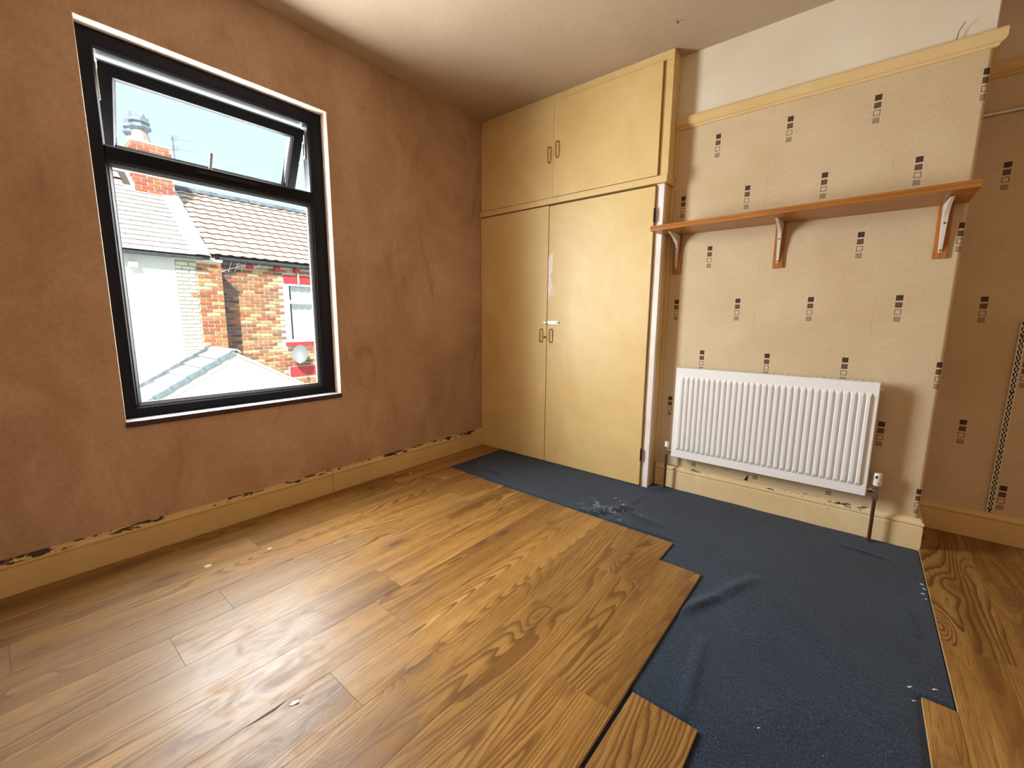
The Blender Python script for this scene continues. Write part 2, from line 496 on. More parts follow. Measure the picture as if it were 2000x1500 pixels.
    brick('mixed_brick', [(0, (0.42, 0.17, 0.09)), (0.15, (0.30, 0.14, 0.095)), (0.3, (0.50, 0.25, 0.12)), (0.45, (0.34, 0.20, 0.15)), (0.58, (0.56, 0.38, 0.19)), (0.72, (0.60, 0.46, 0.27)), (0.88, (0.46, 0.20, 0.10))])
    brick('dark_brick', [(0, (0.15, 0.09, 0.085)), (0.3, (0.21, 0.12, 0.105)), (0.55, (0.12, 0.08, 0.085)), (0.8, (0.28, 0.15, 0.12))])
    brick('painted_brick', [(0, (0.80, 0.77, 0.66)), (0.5, (0.85, 0.82, 0.72)), (0.85, (0.76, 0.72, 0.58)), (0.97, (0.42, 0.33, 0.24))])
    brick('stack_brick', [(0, (0.56, 0.13, 0.075)), (0.25, (0.50, 0.17, 0.10)), (0.5, (0.62, 0.21, 0.12)), (0.8, (0.44, 0.15, 0.105))])
    brick('slate', [(0, (0.62, 0.57, 0.53)), (0.3, (0.68, 0.64, 0.60)), (0.6, (0.57, 0.53, 0.51)), (0.85, (0.66, 0.57, 0.51))], 0.6)
    brick('roof_tile', [(0, (0.66, 0.51, 0.42)), (0.3, (0.70, 0.56, 0.47)), (0.6, (0.62, 0.48, 0.40)), (0.85, (0.68, 0.53, 0.42))], 0.8)
    MAT['mortar'] = simple('pale_mortar', (0.76, 0.68, 0.54), 0.95, var=0.15, vscale=20)
    MAT['dark_mortar'] = simple('dark_mortar', (0.36, 0.29, 0.26), 0.95, var=0.2, vscale=20)
    MAT['white_mortar'] = simple('painted_mortar', (0.46, 0.42, 0.33), 0.95, var=0.1, vscale=20)
    MAT['render'] = simple('white_render', (0.86, 0.85, 0.80), 0.9, var=0.04, vscale=2.5)
    MAT['render_cream'] = simple('cream_render', (0.84, 0.81, 0.70), 0.9, var=0.06, vscale=4)
    MAT['batten_roof'] = simple('roof_felt', (0.09, 0.075, 0.065), 0.95)
    MAT['cement'] = simple('cement_fillet', (0.54, 0.56, 0.53), 0.95, var=0.3, vscale=9, bump=0.6, bscale=20)
    MAT['lead'] = simple('lead_grey', (0.17, 0.19, 0.24), 0.8, var=0.5, vscale=7)
    MAT['gutter'] = simple('gutter_black', (0.10, 0.11, 0.13), 0.5, var=0.3, vscale=12)
    MAT['red_paint'] = simple('red_masonry_paint', (0.62, 0.055, 0.065), 0.6, var=0.12, vscale=6)
    MAT['pot'] = simple('clay_pot', (0.50, 0.42, 0.38), 0.8, var=0.2, vscale=9)
    MAT['pot_dark'] = simple('shaded_crown', (0.28, 0.31, 0.38), 0.8, var=0.25, vscale=9)  # bluish shade put into the crown colour
    MAT['white_upvc'] = simple('white_upvc', (0.86, 0.87, 0.88), 0.35)
    MAT['curtain'] = simple('net_curtain', (0.80, 0.81, 0.80), 0.9, var=0.06, vscale=12)
    MAT['tile_edge'] = simple('concrete_tile_flat', (0.70, 0.70, 0.66), 0.85, var=0.12, vscale=6)
    MAT['verge'] = simple('shaded_verge', (0.24, 0.30, 0.35), 0.85, var=0.2, vscale=8)  # bluish shading put into the verge colour
    MAT['dish'] = simple('dish_grey', (0.24, 0.26, 0.28), 0.5, var=0.08)
    MAT['aerial'] = simple('aerial_alloy', (0.22, 0.24, 0.28), 0.5, metal=0.4)
    MAT['yard'] = simple('yard_concrete', (0.46, 0.44, 0.40), 0.95, var=0.15, vscale=1.5)
    MAT['outer_brick'] = simple('own_house_brick', (0.40, 0.20, 0.13), 0.9, var=0.2, vscale=6)
    MAT['debris'] = simple('paper_scrap', (0.78, 0.76, 0.70), 0.9)

build_materials()

# ------------------------------------------------------------------ mesh helpers
class MB:
    def __init__(self):
        self.v, self.f, self.mi = [], [], []
    def add(self, vs, fs, mi=0):
        o = len(self.v)
        self.v += [tuple(p) for p in vs]
        self.f += [tuple(i + o for i in q) for q in fs]
        self.mi += [mi] * len(fs)
        return self
    def box(self, x0, x1, y0, y1, z0, z1, mi=0):
        vs = [(x0, y0, z0), (x1, y0, z0), (x1, y1, z0), (x0, y1, z0), (x0, y0, z1), (x1, y0, z1), (x1, y1, z1), (x0, y1, z1)]
        fs = [(0, 3, 2, 1), (4, 5, 6, 7), (0, 1, 5, 4), (1, 2, 6, 5), (2, 3, 7, 6), (3, 0, 4, 7)]
        return self.add(vs, fs, mi)
    def prism(self, prof, axis, a0, a1, mi=0):
        """prof: list of 2D points in the two other axes (in xyz order), extruded along axis."""
        n = len(prof)
        vs = []
        for a in (a0, a1):
            for p, q in prof:
                vs.append({'x': (a, p, q), 'y': (p, a, q), 'z': (p, q, a)}[axis])
        fs = [tuple(range(n))[::-1], tuple(range(n, 2 * n))]
        for i in range(n):
            j = (i + 1) % n
            fs.append((i, j, n + j, n + i))
        return self.add(vs, fs, mi)
    def tube(self, pts, r, n=10, caps=True, mi=0):
        pts = [Vector(p) for p in pts]
        rs = r if isinstance(r, (list, tuple)) else [r] * len(pts)
        rings = []
        prev = None
        for i, p in enumerate(pts):
            a = pts[max(0, i - 1)]
            c = pts[min(len(pts) - 1, i + 1)]
            d = (c - a).normalized()
            if prev is None:
                s = d.orthogonal().normalized()
            else:
                s = (prev - d * prev.dot(d))
                s = s.normalized() if s.length > 1e-6 else d.orthogonal().normalized()
            prev = s
            q = d.cross(s)
            rings.append([p + (s * math.cos(2 * math.pi * k / n) + q * math.sin(2 * math.pi * k / n)) * rs[i] for k in range(n)])
        vs = [v for rg in rings for v in rg]
        fs = []
        for i in range(len(pts) - 1):
            for k in range(n):
                k2 = (k + 1) % n
                fs.append((i * n + k, i * n + k2, (i + 1) * n + k2, (i + 1) * n + k))
        if caps:
            fs.append(tuple(range(n))[::-1])
            fs.append(tuple(range((len(pts) - 1) * n, len(pts) * n)))
        return self.add(vs, fs, mi)
    def lathe(self, prof, c, n=16, mi=0):
        """prof: (radius, z) list, axis z through c."""
        vs, fs = [], []
        for r, z in prof:
            for k in range(n):
                a = 2 * math.pi * k / n
                vs.append((c[0] + r * math.cos(a), c[1] + r * math.sin(a), c[2] + z))
        for i in range(len(prof) - 1):
            for k in range(n):
                k2 = (k + 1) % n
                fs.append((i * n + k, i * n + k2, (i + 1) * n + k2, (i + 1) * n + k))
        fs.append(tuple(range(n))[::-1])
        fs.append(tuple(range((len(prof) - 1) * n, len(prof) * n)))
        return self.add(vs, fs, mi)
    def xf(self, fn):
        self.v = [tuple(fn(Vector(p))) for p in self.v]
        return self
    def mesh(self, name, mats, smooth=False, bevel=0.0, segs=2, angle=40):
        me = bpy.data.meshes.new(name)
        me.from_pydata(self.v, [], self.f)
        if not isinstance(mats, (list, tuple)):
            mats = [mats]
        for m in mats:
            me.materials.append(MAT[m] if isinstance(m, str) else m)
        me.polygons.foreach_set('material_index', self.mi)
        bm = bmesh.new()
        bm.from_mesh(me)
        bmesh.ops.recalc_face_normals(bm, faces=bm.faces)
        if bevel > 0:
            es = [e for e in bm.edges if len(e.link_faces) == 2 and e.calc_face_angle(0) > math.radians(angle)]
            bmesh.ops.bevel(bm, geom=es, offset=bevel, segments=segs, affect='EDGES', profile=0.5, clamp_overlap=True)
        bm.to_mesh(me)
        bm.free()
        if smooth:
            me.polygons.foreach_set('use_smooth', [True] * len(me.polygons))
            try:
                me.set_sharp_from_angle(angle=math.radians(35))
            except Exception:
                pass
        me.update()
        return me
    def build(self, name, mats, parent=None, smooth=False, bevel=0.0, segs=2):
        return link(name, self.mesh(name, mats, smooth, bevel, segs), parent)

def link(name, me, parent=None, loc=None):
    o = bpy.data.objects.new(name, me)
    COL.objects.link(o)
    if parent is not None:
        o.parent = parent
        if loc is not None:
            o.location = loc
        elif parent.type == 'EMPTY' and parent.parent is None:
            o.location = -parent.location     # meshes are written in room coordinates
    elif loc is not None:
        o.location = loc
    return o

def tag(o, label, cat, group=None):
    o['label'] = label
    o['category'] = cat
    if group:
        o['group'] = group
    return o

def thing(name, label, cat, loc, group=None):
    o = bpy.data.objects.new(name, None)
    COL.objects.link(o)
    o.location = loc
    o.empty_display_size = 0.1
    return tag(o, label, cat, group)

def struct(o, label=None):
    o['kind'] = 'structure'
    if label:
        o['label'] = label
    return o

def local(parent, x, y, z):
    """position of a piece given in room coordinates under a thing's empty, or under one of its parts"""
    if parent.type == 'EMPTY':
        return Vector((x, y, z)) - parent.location
    return Vector((x, y, z))

# ------------------------------------------------------------------ room dimensions
H = 2.701
YC, YB, YA = 3.109, 3.227, 3.575       # cupboard front, chimney breast face, alcove wall
XB = 2.885                              # right edge of the chimney breast
XR, YF = 4.25, -0.55                    # right wall, wall behind the photographer
WY0, WY1, WZ0, WZ1 = 0.730, 1.776, 0.622, 2.316
FB = -0.014                             # bare floor level (laminate top is z = 0)

# ---- floor base
floor = struct(MB().box(0, XR, YF, YA, FB - 0.12, FB).build('floor', 'dark'), 'dark floor base under oak laminate planks')

# ---- laminate planks
def plank_mesh(L, W=0.19):
    g, ch, T = 0.0002, 0.0006, 0.0125
    w, l = W / 2 - g, L / 2 - g
    vs = []
    for (a, b_, z) in ((w, l, -T), (w, l, -ch), (w - ch, l - ch, 0.0)):
        vs += [(-a, -b_, z), (a, -b_, z), (a, b_, z), (-a, b_, z)]
    fs = [(0, 3, 2, 1), (8, 9, 10, 11)]
    for r0 in (0, 4):
        for i in range(4):
            j = (i + 1) % 4
            fs.append((r0 + i, r0 + j, r0 + 4 + j, r0 + 4 + i))
    mb = MB()
    mb.add(vs, fs)
    mb.mi = [1, 0] + [1] * 4 + [0] * 4
    me = bpy.data.meshes.new('plank')
    me.from_pydata(mb.v, [], mb.f)
    me.materials.append(MAT['oak'])
    me.materials.append(MAT['oak_edge'])
    me.polygons.foreach_set('material_index', mb.mi)
    return me

plank_cache = {}
def plank(xc, ya, yb, W=0.19, rz=0.0, dz=0.0):
    key = (round(yb - ya, 4), W)
    if key not in plank_cache:
        plank_cache[key] = plank_mesh(yb - ya, W)
    o = link('plank', plank_cache[key], floor, (xc, (ya + yb) / 2, dz))
    o.rotation_euler[2] = rz
    return o

def run(x0, x1, yend, joints, dz=0.0):
    ys = [YF + 0.002] + sorted(joints) + [yend]
    for a, b_ in zip(ys[:-1], ys[1:]):
        plank((x0 + x1) / 2, a, b_, round(x1 - x0, 4), 0, dz)

EDGE = [0.022, 0.035] + [0.225 + 0.19 * i for i in range(11)]   # 0.225 ... 2.125
run(0.0245, 0.225, YC + 0.2, [0.62, 2.05])
cols = {
    0: (2.490, [1.10, 2.28]), 1: (2.482, [0.30, 1.62]), 2: (2.476, [0.86, 2.16]), 3: (2.470, [0.660, 1.90]),
    4: (2.468, [0.02, 1.36]), 5: (2.468, [1.233]), 6: (2.466, [0.945]), 7: (2.464, [0.28, 1.66]),
    8: (2.464, [0.74, 2.02]), 9: (2.268, [0.10, 1.40]),
}
for k, (ye, js) in cols.items():
    x0 = 0.225 + 0.19 * k
    run(x0, x0 + 0.19, ye, js)
# loose board lying against the last row
plank(2.2335, 0.2, 1.497, 0.19, -0.004, 0.0005)
plank(2.2315, YF + 0.002, 0.196, 0.19)
# right-hand field
plank(2.8615, 0.62, 2.042, 0.077)
plank(2.8615, YF + 0.002, 0.616, 0.077)
run(2.901, 3.091, YA - 0.028, [1.12, 2.40])
run(3.091, 3.281, YA - 0.028, [0.40, 1.75, 3.02])
run(3.281, 3.471, YA - 0.028, [1.30, 2.60])
run(3.471, 3.661, YA - 0.028, [0.20, 1.90])
run(3.661, 3.851, YA - 0.028, [0.90, 2.30])
run(3.851, 4.041, YA - 0.028, [0.30, 1.60, 2.90])
run(4.041, XR - 0.024, YA - 0.028, [1.10, 2.45])

# ---- blue underlay
def seg_d(px, py, a, b_):
    ax, ay = a
    bx, by = b_
    t_ = max(0, min(1, ((px - ax) * (bx - ax) + (py - ay) * (by - ay)) / ((bx - ax) ** 2 + (by - ay) ** 2)))
    return math.hypot(px - ax - t_ * (bx - ax), py - ay - t_ * (by - ay)), t_

WR = [((2.14, 1.98), (2.21, 2.14), .016, .022), ((2.21, 2.14), (2.31, 2.40), .011, .026), ((2.245, 1.86), (2.285, 1.50), .007, .016),
      ((1.40, 2.50), (1.60, 2.72), .016, .030), ((1.44, 2.47), (1.52, 2.60), .012, .025), ((1.62, 2.66), (1.80, 2.62), .006, .03), ((1.55, 2.60), (1.58, 2.95), .007, .02),
      ((2.80, 2.62), (2.845, 2.40), .007, .012), ((2.60, 3.02), (2.78, 2.99), .006, .012), ((0.40, 2.70), (0.70, 2.62), .005, .03),
      ((2.45, 2.30), (2.62, 2.10), .003, .06), ((2.55, 1.75), (2.40, 1.60), .003, .06), ((1.60, 3.12), (1.66, 3.20), .010, .04)]

def underlay_z(x, y):
    z = -0.0075
    for a, b_, h, w in WR:
        d, t_ = seg_d(x, y, a, b_)
        if d < 4 * w:
            z += h * math.exp(-(d / w) ** 2) * (0.35 + 0.65 * math.sin(math.pi * (0.08 + 0.84 * t_)))
    z += 0.0012 * math.sin(7.0 * x + 2.1 * y) * math.sin(5.3 * y - 1.7 * x) + 0.0007 * math.sin(23 * x + 11 * y)
    return z

def exposed(x, y):
    if x > 2.90 and y < 3.30:
        return False
    if x < 1.935:
        return y > 2.49
    if x < 2.125:
        return y > 2.27
    if x < 2.33:
        return y > 1.505
    return x < 2.82 or y > 2.05

ux = [0.232 + (2.897 - 0.232) * i / 250 for i in range(251)]
uy = [0.9 + (3.198 - 0.9) * j / 230 for j in range(231)]
random.seed(3)
edge_j = [random.uniform(-1, 1) for _ in range(260)]
vs, fs = [], []
for j, y in enumerate(uy):
    for i, x in enumerate(ux):
        xx, yy = x, y
        z = underlay_z(x, y)
        if not exposed(x, y) or not exposed(x - 0.012, y - 0.012) or not exposed(x + 0.010, y):
            z = min(z, -0.0132 + 0.0003)
            if exposed(x, y):
                z = min(underlay_z(x, y), -0.008)
            else:
                z = -0.01345
        if i == 0:
            xx += 0.004 * edge_j[j] - (0.006 if y < 2.6 else 0)
        vs.append((xx, yy, z))
nx = len(ux)
top_n = len(vs)
for j in range(len(uy) - 1):
    for i in range(nx - 1):
        if ux[i + 1] < 1.545 and uy[j + 1] > 3.104:
            continue                       # stops at the cupboard doors
        fs.append((j * nx + i, j * nx + i + 1, (j + 1) * nx + i + 1, (j + 1) * nx + i))
ul = MB().add(vs, fs)
me = bpy.data.meshes.new('carpet_underlay')
me.from_pydata(ul.v, [], ul.f)
me.materials.append(MAT['felt'])
me.polygons.foreach_set('use_smooth', [True] * len(me.polygons))
o = link('carpet_underlay', me)
tag(o, 'dark blue felt carpet underlay with creases on bare floor beside radiator', 'underlay')

# ---- window wall
def hole_wall():
    mb = MB()
    y0, y1, z0, z1 = YF, YA, FB, H
    fx, bx = 0.0, -0.26
    def quad(x, a, flip, mi):
        pass
    outer = [(y0, z0), (y1, z0), (y1, z1), (y0, z1)]
    inner = [(WY0, WZ0), (WY1, WZ0), (WY1, WZ1), (WY0, WZ1)]
    vs = [(fx, *p) for p in outer] + [(fx, *p) for p in inner] + [(bx, *p) for p in outer] + [(bx, *p) for p in inner]
    for i in range(4):
        j = (i + 1) % 4
        mb.add([vs[i], vs[j], vs[4 + j], vs[4 + i]], [(0, 1, 2, 3)], 0)
        mb.add([vs[8 + i], vs[8 + j], vs[12 + j], vs[12 + i]], [(0, 3, 2, 1)], 2)
        mb.add([vs[4 + i], vs[4 + j], vs[12 + j], vs[12 + i]], [(0, 1, 2, 3)], 1)
        mb.add([vs[i], vs[j], vs[8 + j], vs[8 + i]], [(0, 3, 2, 1)], 2)
    me = bpy.data.meshes.new('wall_left')
    me.from_pydata(mb.v, [], mb.f)
    for m in ('plaster', 'reveal', 'outer_brick'):
        me.materials.append(MAT[m])
    me.polygons.foreach_set('material_index', mb.mi)
    bm = bmesh.new(); bm.from_mesh(me)
    bmesh.ops.remove_doubles(bm, verts=bm.verts, dist=1e-5)
    bmesh.ops.recalc_face_normals(bm, faces=bm.faces)
    # soft arris round the opening
    es = [e for e in bm.edges if all(abs(v.co.x) < 1e-6 and WY0 - .01 < v.co.y < WY1 + .01 and WZ0 - .01 < v.co.z < WZ1 + .01 for v in e.verts)]
    bmesh.ops.bevel(bm, geom=es, offset=0.005, segments=2, affect='EDGES', profile=0.5)
    bm.to_mesh(me); bm.free()
    return link('wall_left', me)
struct(hole_wall(), 'patchy pink-brown bare plaster wall with the window')

struct(MB().box(-0.26, XR + 0.2, YF - 0.2, YA + 0.25, H, H + 0.12).build('ceiling', 'ceiling'), 'uneven beige painted ceiling')

# back wall of the alcoves: paper below the rail, paint above
mb = MB()
ZR = 2.312
mb.box(0, XR, YA, YA + 0.25, FB, ZR, 0)
mb.box(0, XR, YA, YA + 0.25, ZR, H, 1)
struct(mb.build('wall_back', ['wallpaper', 'paint']), 'shaded papered alcove wall beside chimney breast')

# chimney breast
def breast_profile(r):
    pts = [(1.45, YA), (1.45, YB)]
    for k in range(9):
        a = math.pi / 2 * k / 8
        pts.append((XB - r + r * math.sin(a), YB + r - r * math.cos(a)))
    pts.append((XB, YA))
    return pts
mb = MB()
mb.prism(breast_profile(0.016), 'z', FB, ZR, 0)
mb.prism(breast_profile(0.006), 'z', ZR, H, 1)
struct(mb.build('wall_breast', ['wallpaper', 'paint'], smooth=True), 'chimney breast papered in cream with columns of small brown squares')

DY0, DY1, DZ = -0.42, 0.58, 2.05       # added unseen doorway, opening for the fill light
mb = MB()
mb.box(XR, XR + 0.2, YF, DY0, FB, H)
mb.box(XR, XR + 0.2, DY1, YA, FB, H)
mb.box(XR, XR + 0.2, DY0, DY1, DZ, H)
struct(mb.build('wall_right', 'plaster'), 'plaster wall right of the photographer with an added unseen doorway')
struct(MB().box(XR, XR + 1.4, DY0 - 0.6, DY1 + 0.6, FB - 0.12, FB - 0.0005).build('floor', 'oak'), 'added unseen floor behind the fill light doorway')
mb = MB()  # added unseen shell that keeps sun and sky out of the doorway
mb.box(XR + 1.4, XR + 1.5, DY0 - 0.7, DY1 + 0.7, FB, H)
mb.box(XR + 0.2, XR + 1.4, DY0 - 0.7, DY0 - 0.6, FB, H)
mb.box(XR + 0.2, XR + 1.4, DY1 + 0.6, DY1 + 0.7, FB, H)
struct(mb.build('wall_fill_box', 'paint'), 'added unseen walls closing the fill light doorway off from the sun')
struct(MB().box(XR + 0.2, XR + 1.5, DY0 - 0.7, DY1 + 0.7, H, H + 0.12).build('ceiling', 'ceiling'), 'added unseen ceiling keeping the sun out of the fill light doorway')
struct(MB().box(-0.26, XR + 0.2, YF - 0.2, YF, FB, H).build('wall_front', 'plaster'), 'plaster wall behind the photographer')

# ---- skirting boards
def skirt_prof(d=1):
    """(thickness out from wall, height) for a moulded board"""
    return [(0, 0), (0.021, 0), (0.021, 0.106), (0.0165, 0.109), (0.0165, 0.113), (0.0215, 0.116), (0.0235, 0.122), (0.0225, 0.129), (0.0185, 0.134), (0.013, 0.137), (0.012, 0.140), (0.012, 0.146), (0.009, 0.148), (0, 0.148)]
def skirting(name, a, b_, mat, label, seg=1):
    """a->b is the wall line, room on the right-hand side of travel"""
    a, b_ = Vector((*a, 0)), Vector((*b_, 0))
    d = (b_ - a).normalized()
    nrm = Vector((d.y, -d.x, 0))
    prof = skirt_prof()
    n = len(prof)
    vs = []
    for base in (a, b_):
        for t_, z in prof:
            vs.append(base + nrm * t_ + Vector((0, 0, z + FB * (1 if z == 0 else 0))))
    fs = [tuple(range(n)), tuple(range(n, 2 * n))]
    for i in range(n):
        j = (i + 1) % n
        fs.append((i, j, n + j, n + i))
    return struct(MB().add(vs, fs).build(name, mat), label)

skirting('baseboard_left', (0, YF), (0, 1.6765), 'cream_skirting', 'chipped cream skirting board under the window')
skirting('baseboard_left', (0, 1.680), (0, YC - 0.001), 'cream_skirting', 'cream skirting board between window and cupboard')
# breast run with mitred return
def breast_skirting():
    prof = skirt_prof()
    n = len(prof)
    path = [(1.556, YB, 0, -1), (XB, YB, 1, -1), (XB, YA, 1, 0)]
    vs = []
    for px_, py_, ox, oy in path:
        for t_, z in prof:
            vs.append((px_ + ox * t_, py_ + oy * t_, z if z else FB))
    fs = [tuple(range(n)), tuple(range(2 * n, 3 * n))]
    for r in range(2):
        for i in range(n):
            j = (i + 1) % n
            fs.append((r * n + i, r * n + j, (r + 1) * n + j, (r + 1) * n + i))
    return struct(MB().add(vs, fs).build('baseboard_breast', 'cream_skirting_clean'), 'cream moulded skirting under the radiator')
breast_skirting()
def alcove_skirting():
    prof = skirt_prof()
    n = len(prof)
    vs = []
    for px_ in (XB + 0.0, XR):
        for t_, z in prof:
            vs.append((px_, YA - t_, z if z else FB))
    fs = [tuple(range(n)), tuple(range(n, 2 * n))]
    for i in range(n):
        j = (i + 1) % n
        fs.append((i, j, n + j, n + i))
    return struct(MB().add(vs, fs).build('baseboard_back', 'cream_trim'), 'shaded cream skirting in the alcove')
alcove_skirting()
skirting('baseboard_right', (XR, YA - 0.024), (XR, 0.62), 'cream_trim', 'cream skirting along the right wall')

# ---- picture rails
def rail_prof():
    return [(0, 2.280), (0.010, 2.282), (0.014, 2.290), (0.024, 2.296), (0.030, 2.304), (0.031, 2.336), (0.028, 2.344), (0, 2.345)]
def picture_rail(name, path, label):
    prof = rail_prof()
    n = len(prof)
    vs = []
    for px_, py_, ox, oy in path:
        for t_, z in prof:
            vs.append((px_ + ox * t_, py_ + oy * t_, z))
    m_ = len(path)
    fs = [tuple(range(n)), tuple(range((m_ - 1) * n, m_ * n))]
    for r in range(m_ - 1):
        for i in range(n):
            j = (i + 1) % n
            fs.append((r * n + i, r * n + j, (r + 1) * n + j, (r + 1) * n + i))
    return struct(MB().add(vs, fs).build(name, 'cream_trim'), label)
picture_rail('trim_1', [(1.556, YB, 0, -1), (XB, YB, 1, -1), (XB, YA, 1, 0)], 'cream picture rail round the chimney breast')
picture_rail('trim_2', [(XB + 0.03, YA, 0, -1), (XR, YA, 0, -1)], 'cream picture rail in the alcove')

# torn wallpaper corner under the radiator
flap = MB().add([(2.098, YB - 0.001, 0.150), (2.122, YB - 0.001, 0.150), (2.118, YB - 0.001, 0.192), (2.100, YB - 0.004, 0.1505), (2.116, YB - 0.012, 0.188), (2.060, YB - 0.010, 0.152)],
                [(0, 1, 2), (3, 4, 5)])
flap.mi = [0, 1]
fl = flap.build('torn_paper_patch', ['dark', 'reveal'], bpy.data.objects['wall_breast'])

# ------------------------------------------------------------------ window
win = bpy.data.objects.new('window_1', None)
COL.objects.link(win)
win.location = (-0.07, (WY0 + WY1) / 2, WZ0)
struct(win, 'dark brown plastic window with open top light')
XF0, XF1 = -0.140, -0.070           # frame depth
FY0, FY1, FZ0, FZ1 = WY0 + 0.001, WY1 - 0.001, WZ0 + 0.016, WZ1 - 0.001
IY0, IY1, IZT, TZ0, TZ1, IZB = 0.790, 1.692, 2.243, 1.792, 1.862, 0.690

def frame_ring(mb, y0, y1, z0, z1, w, x0, x1, ch=0.008, mi=0):
    """mitred ring with a chamfered inner arris on the room side; w=(left,right,bottom,top)"""
    wl, wr, wb, wt = w
    o_ = [(y0, z0), (y1, z0), (y1, z1), (y0, z1)]
    i_ = [(y0 + wl, z0 + wb), (y1 - wr, z0 + wb), (y1 - wr, z1 - wt), (y0 + wl, z1 - wt)]
    ic = [(y0 + wl - ch, z0 + wb - ch), (y1 - wr + ch, z0 + wb - ch), (y1 - wr + ch, z1 - wt + ch), (y0 + wl - ch, z1 - wt + ch)]
    for k in range(4):
        j = (k + 1) % 4
        sec = [(x1, o_), (x1, ic), (x1 - ch, i_), (x0, i_), (x0, o_)]
        vs = [(x, *pp[k]) for x, pp in sec] + [(x, *pp[j]) for x, pp in sec]
        n = len(sec)
        fs = [(a, (a + 1) % n, n + (a + 1) % n, n + a) for a in range(n)]
        mb.add(vs, fs, mi)
    return mb

frame_ring(MB(), FY0, FY1, FZ0, FZ1, (IY0 - FY0, FY1 - IY1, IZB - FZ0, FZ1 - IZT), XF0, XF1).build('outer_frame', 'frame', win)
tm = MB()
tm.prism([(XF0, TZ0), (XF1 - 0.006, TZ0), (XF1, TZ0 + 0.008), (XF1, TZ1 - 0.008), (XF1 - 0.006, TZ1), (XF0, TZ1)], 'y', IY0 - 0.004, IY1 + 0.004)
tr_o = tm.build('transom', 'frame', win)
# slot cover on the transom
MB().box(XF1, XF1 + 0.004, 1.118, 1.408, 1.824, 1.838).build('trickle_vent', 'frame_bead', win, bevel=0.0015)
MB().box(XF1 + 0.0005, XF1 + 0.0055, 1.122, 1.404, 1.8375, 1.8395).build('vent_lip', 'seal', win)
# fixed lower light
frame_ring(MB(), IY0, IY1, IZB, TZ0, (0.013,) * 4, -0.115, -0.078, 0.010).build('glazing_bead', 'frame_bead', win)
frame_ring(MB(), IY0 + 0.013, IY1 - 0.013, IZB + 0.013, TZ0 - 0.013, (0.004,) * 4, -0.112, -0.094, 0.001).build('gasket', 'seal', win)
pane = MB().box(-0.112, -0.106, IY0 + 0.012, IY1 - 0.012, IZB + 0.012, TZ0 - 0.012).build('fixed_pane', 'glass', win)
pane['label'] = 'clear fixed lower pane'
# top-hung sash, swung out at the bottom
ANG = math.radians(29.0)
HX, HZ = -0.093, 2.206
SH = 0.400
def sash_xf(p):
    """p: x = out of plane (+ room), y, z = distance below the hinge (negative)"""
    x, y, z = p
    return Vector((HX + x * math.cos(ANG) + z * math.sin(ANG), y, HZ + z * math.cos(ANG) - x * math.sin(ANG)))
SY0, SY1 = 0.800, 1.684
sm_ = frame_ring(MB(), SY0, SY1, -SH, 0.0, (0.058,) * 4, -0.062, 0.0, 0.010).xf(sash_xf)
sash = sm_.build('sash', 'frame', win)
sash['label'] = 'open top-hung sash'
frame_ring(MB(), SY0 + 0.058, SY1 - 0.058, -SH + 0.058, -0.058, (0.004,) * 4, -0.045, -0.018, 0.001).xf(sash_xf).build('gasket', 'seal', sash)
MB().box(-0.036, -0.030, SY0 + 0.056, SY1 - 0.056, -SH + 0.056, -0.056).xf(sash_xf).build('pane', 'glass', sash)
hd = MB()
hd.box(0.0, 0.012, 1.215, 1.243, -SH + 0.010, -SH + 0.055)
hd.box(0.012, 0.024, 1.223, 1.237, -SH + 0.030, -SH + 0.150)
hd.xf(sash_xf).build('handle', 'seal', sash, bevel=0.003)
# friction stays
for yy_, sgn in ((1.6875, 1), (0.795, -1)):
    st = MB()
    st.tube([(-0.105, yy_, 2.20), (-0.105, yy_, 2.05)], 0.004, 6)
    a0 = (-0.105, yy_, 2.07)
    st.tube([a0, tuple(sash_xf(Vector((-0.03, yy_, -0.20))))], 0.0035, 6)
    st.tube([(-0.105, yy_, 2.16), tuple(sash_xf(Vector((-0.03, yy_, -0.10))))], 0.0035, 6)
    st.build('friction_stay', 'steel', win)
# sill board
MB().box(-0.140, 0.004, WY0 + 0.001, WY1 - 0.001, WZ0 + 0.001, WZ0 + 0.016).build('sill_board', 'sill', win, bevel=0.002)
MB().box(0.0035, 0.010, WY0 - 0.004, WY1 + 0.004, WZ0 - 0.012, WZ0 + 0.0155).build('sill_nosing', 'sill_nose', win, bevel=0.003)
MB().box(-0.31, -0.14, WY0 + 0.001, WY1 - 0.001, WZ0 - 0.002, WZ0 + 0.014).build('outer_sill', 'lead', win)

# ------------------------------------------------------------------ cupboards
def d_handle(x, y, z, h, mat, parent):
    """bow handle standing off a door face at y (room towards -y)"""
    pts = []
    r = 0.012
    d = 0.024
    pts.append((x, y, z + h / 2))
    for k in range(5):
        a = math.pi / 2 * k / 4
        pts.append((x, y - d + r - r * math.sin(a), z + h / 2 - r + r * math.cos(a)) if False else (x, y - (d - r) - r * math.sin(a), z + h / 2 - r + r * math.cos(a)))
    for k in range(5):
        a = math.pi / 2 * k / 4
        pts.append((x, y - (d - r) - r * math.cos(a), z - h / 2 + r - r * math.sin(a)))
    pts.append((x, y, z - h / 2))
    return MB().tube(pts, 0.0055, 8).build('handle', mat, parent, smooth=True)

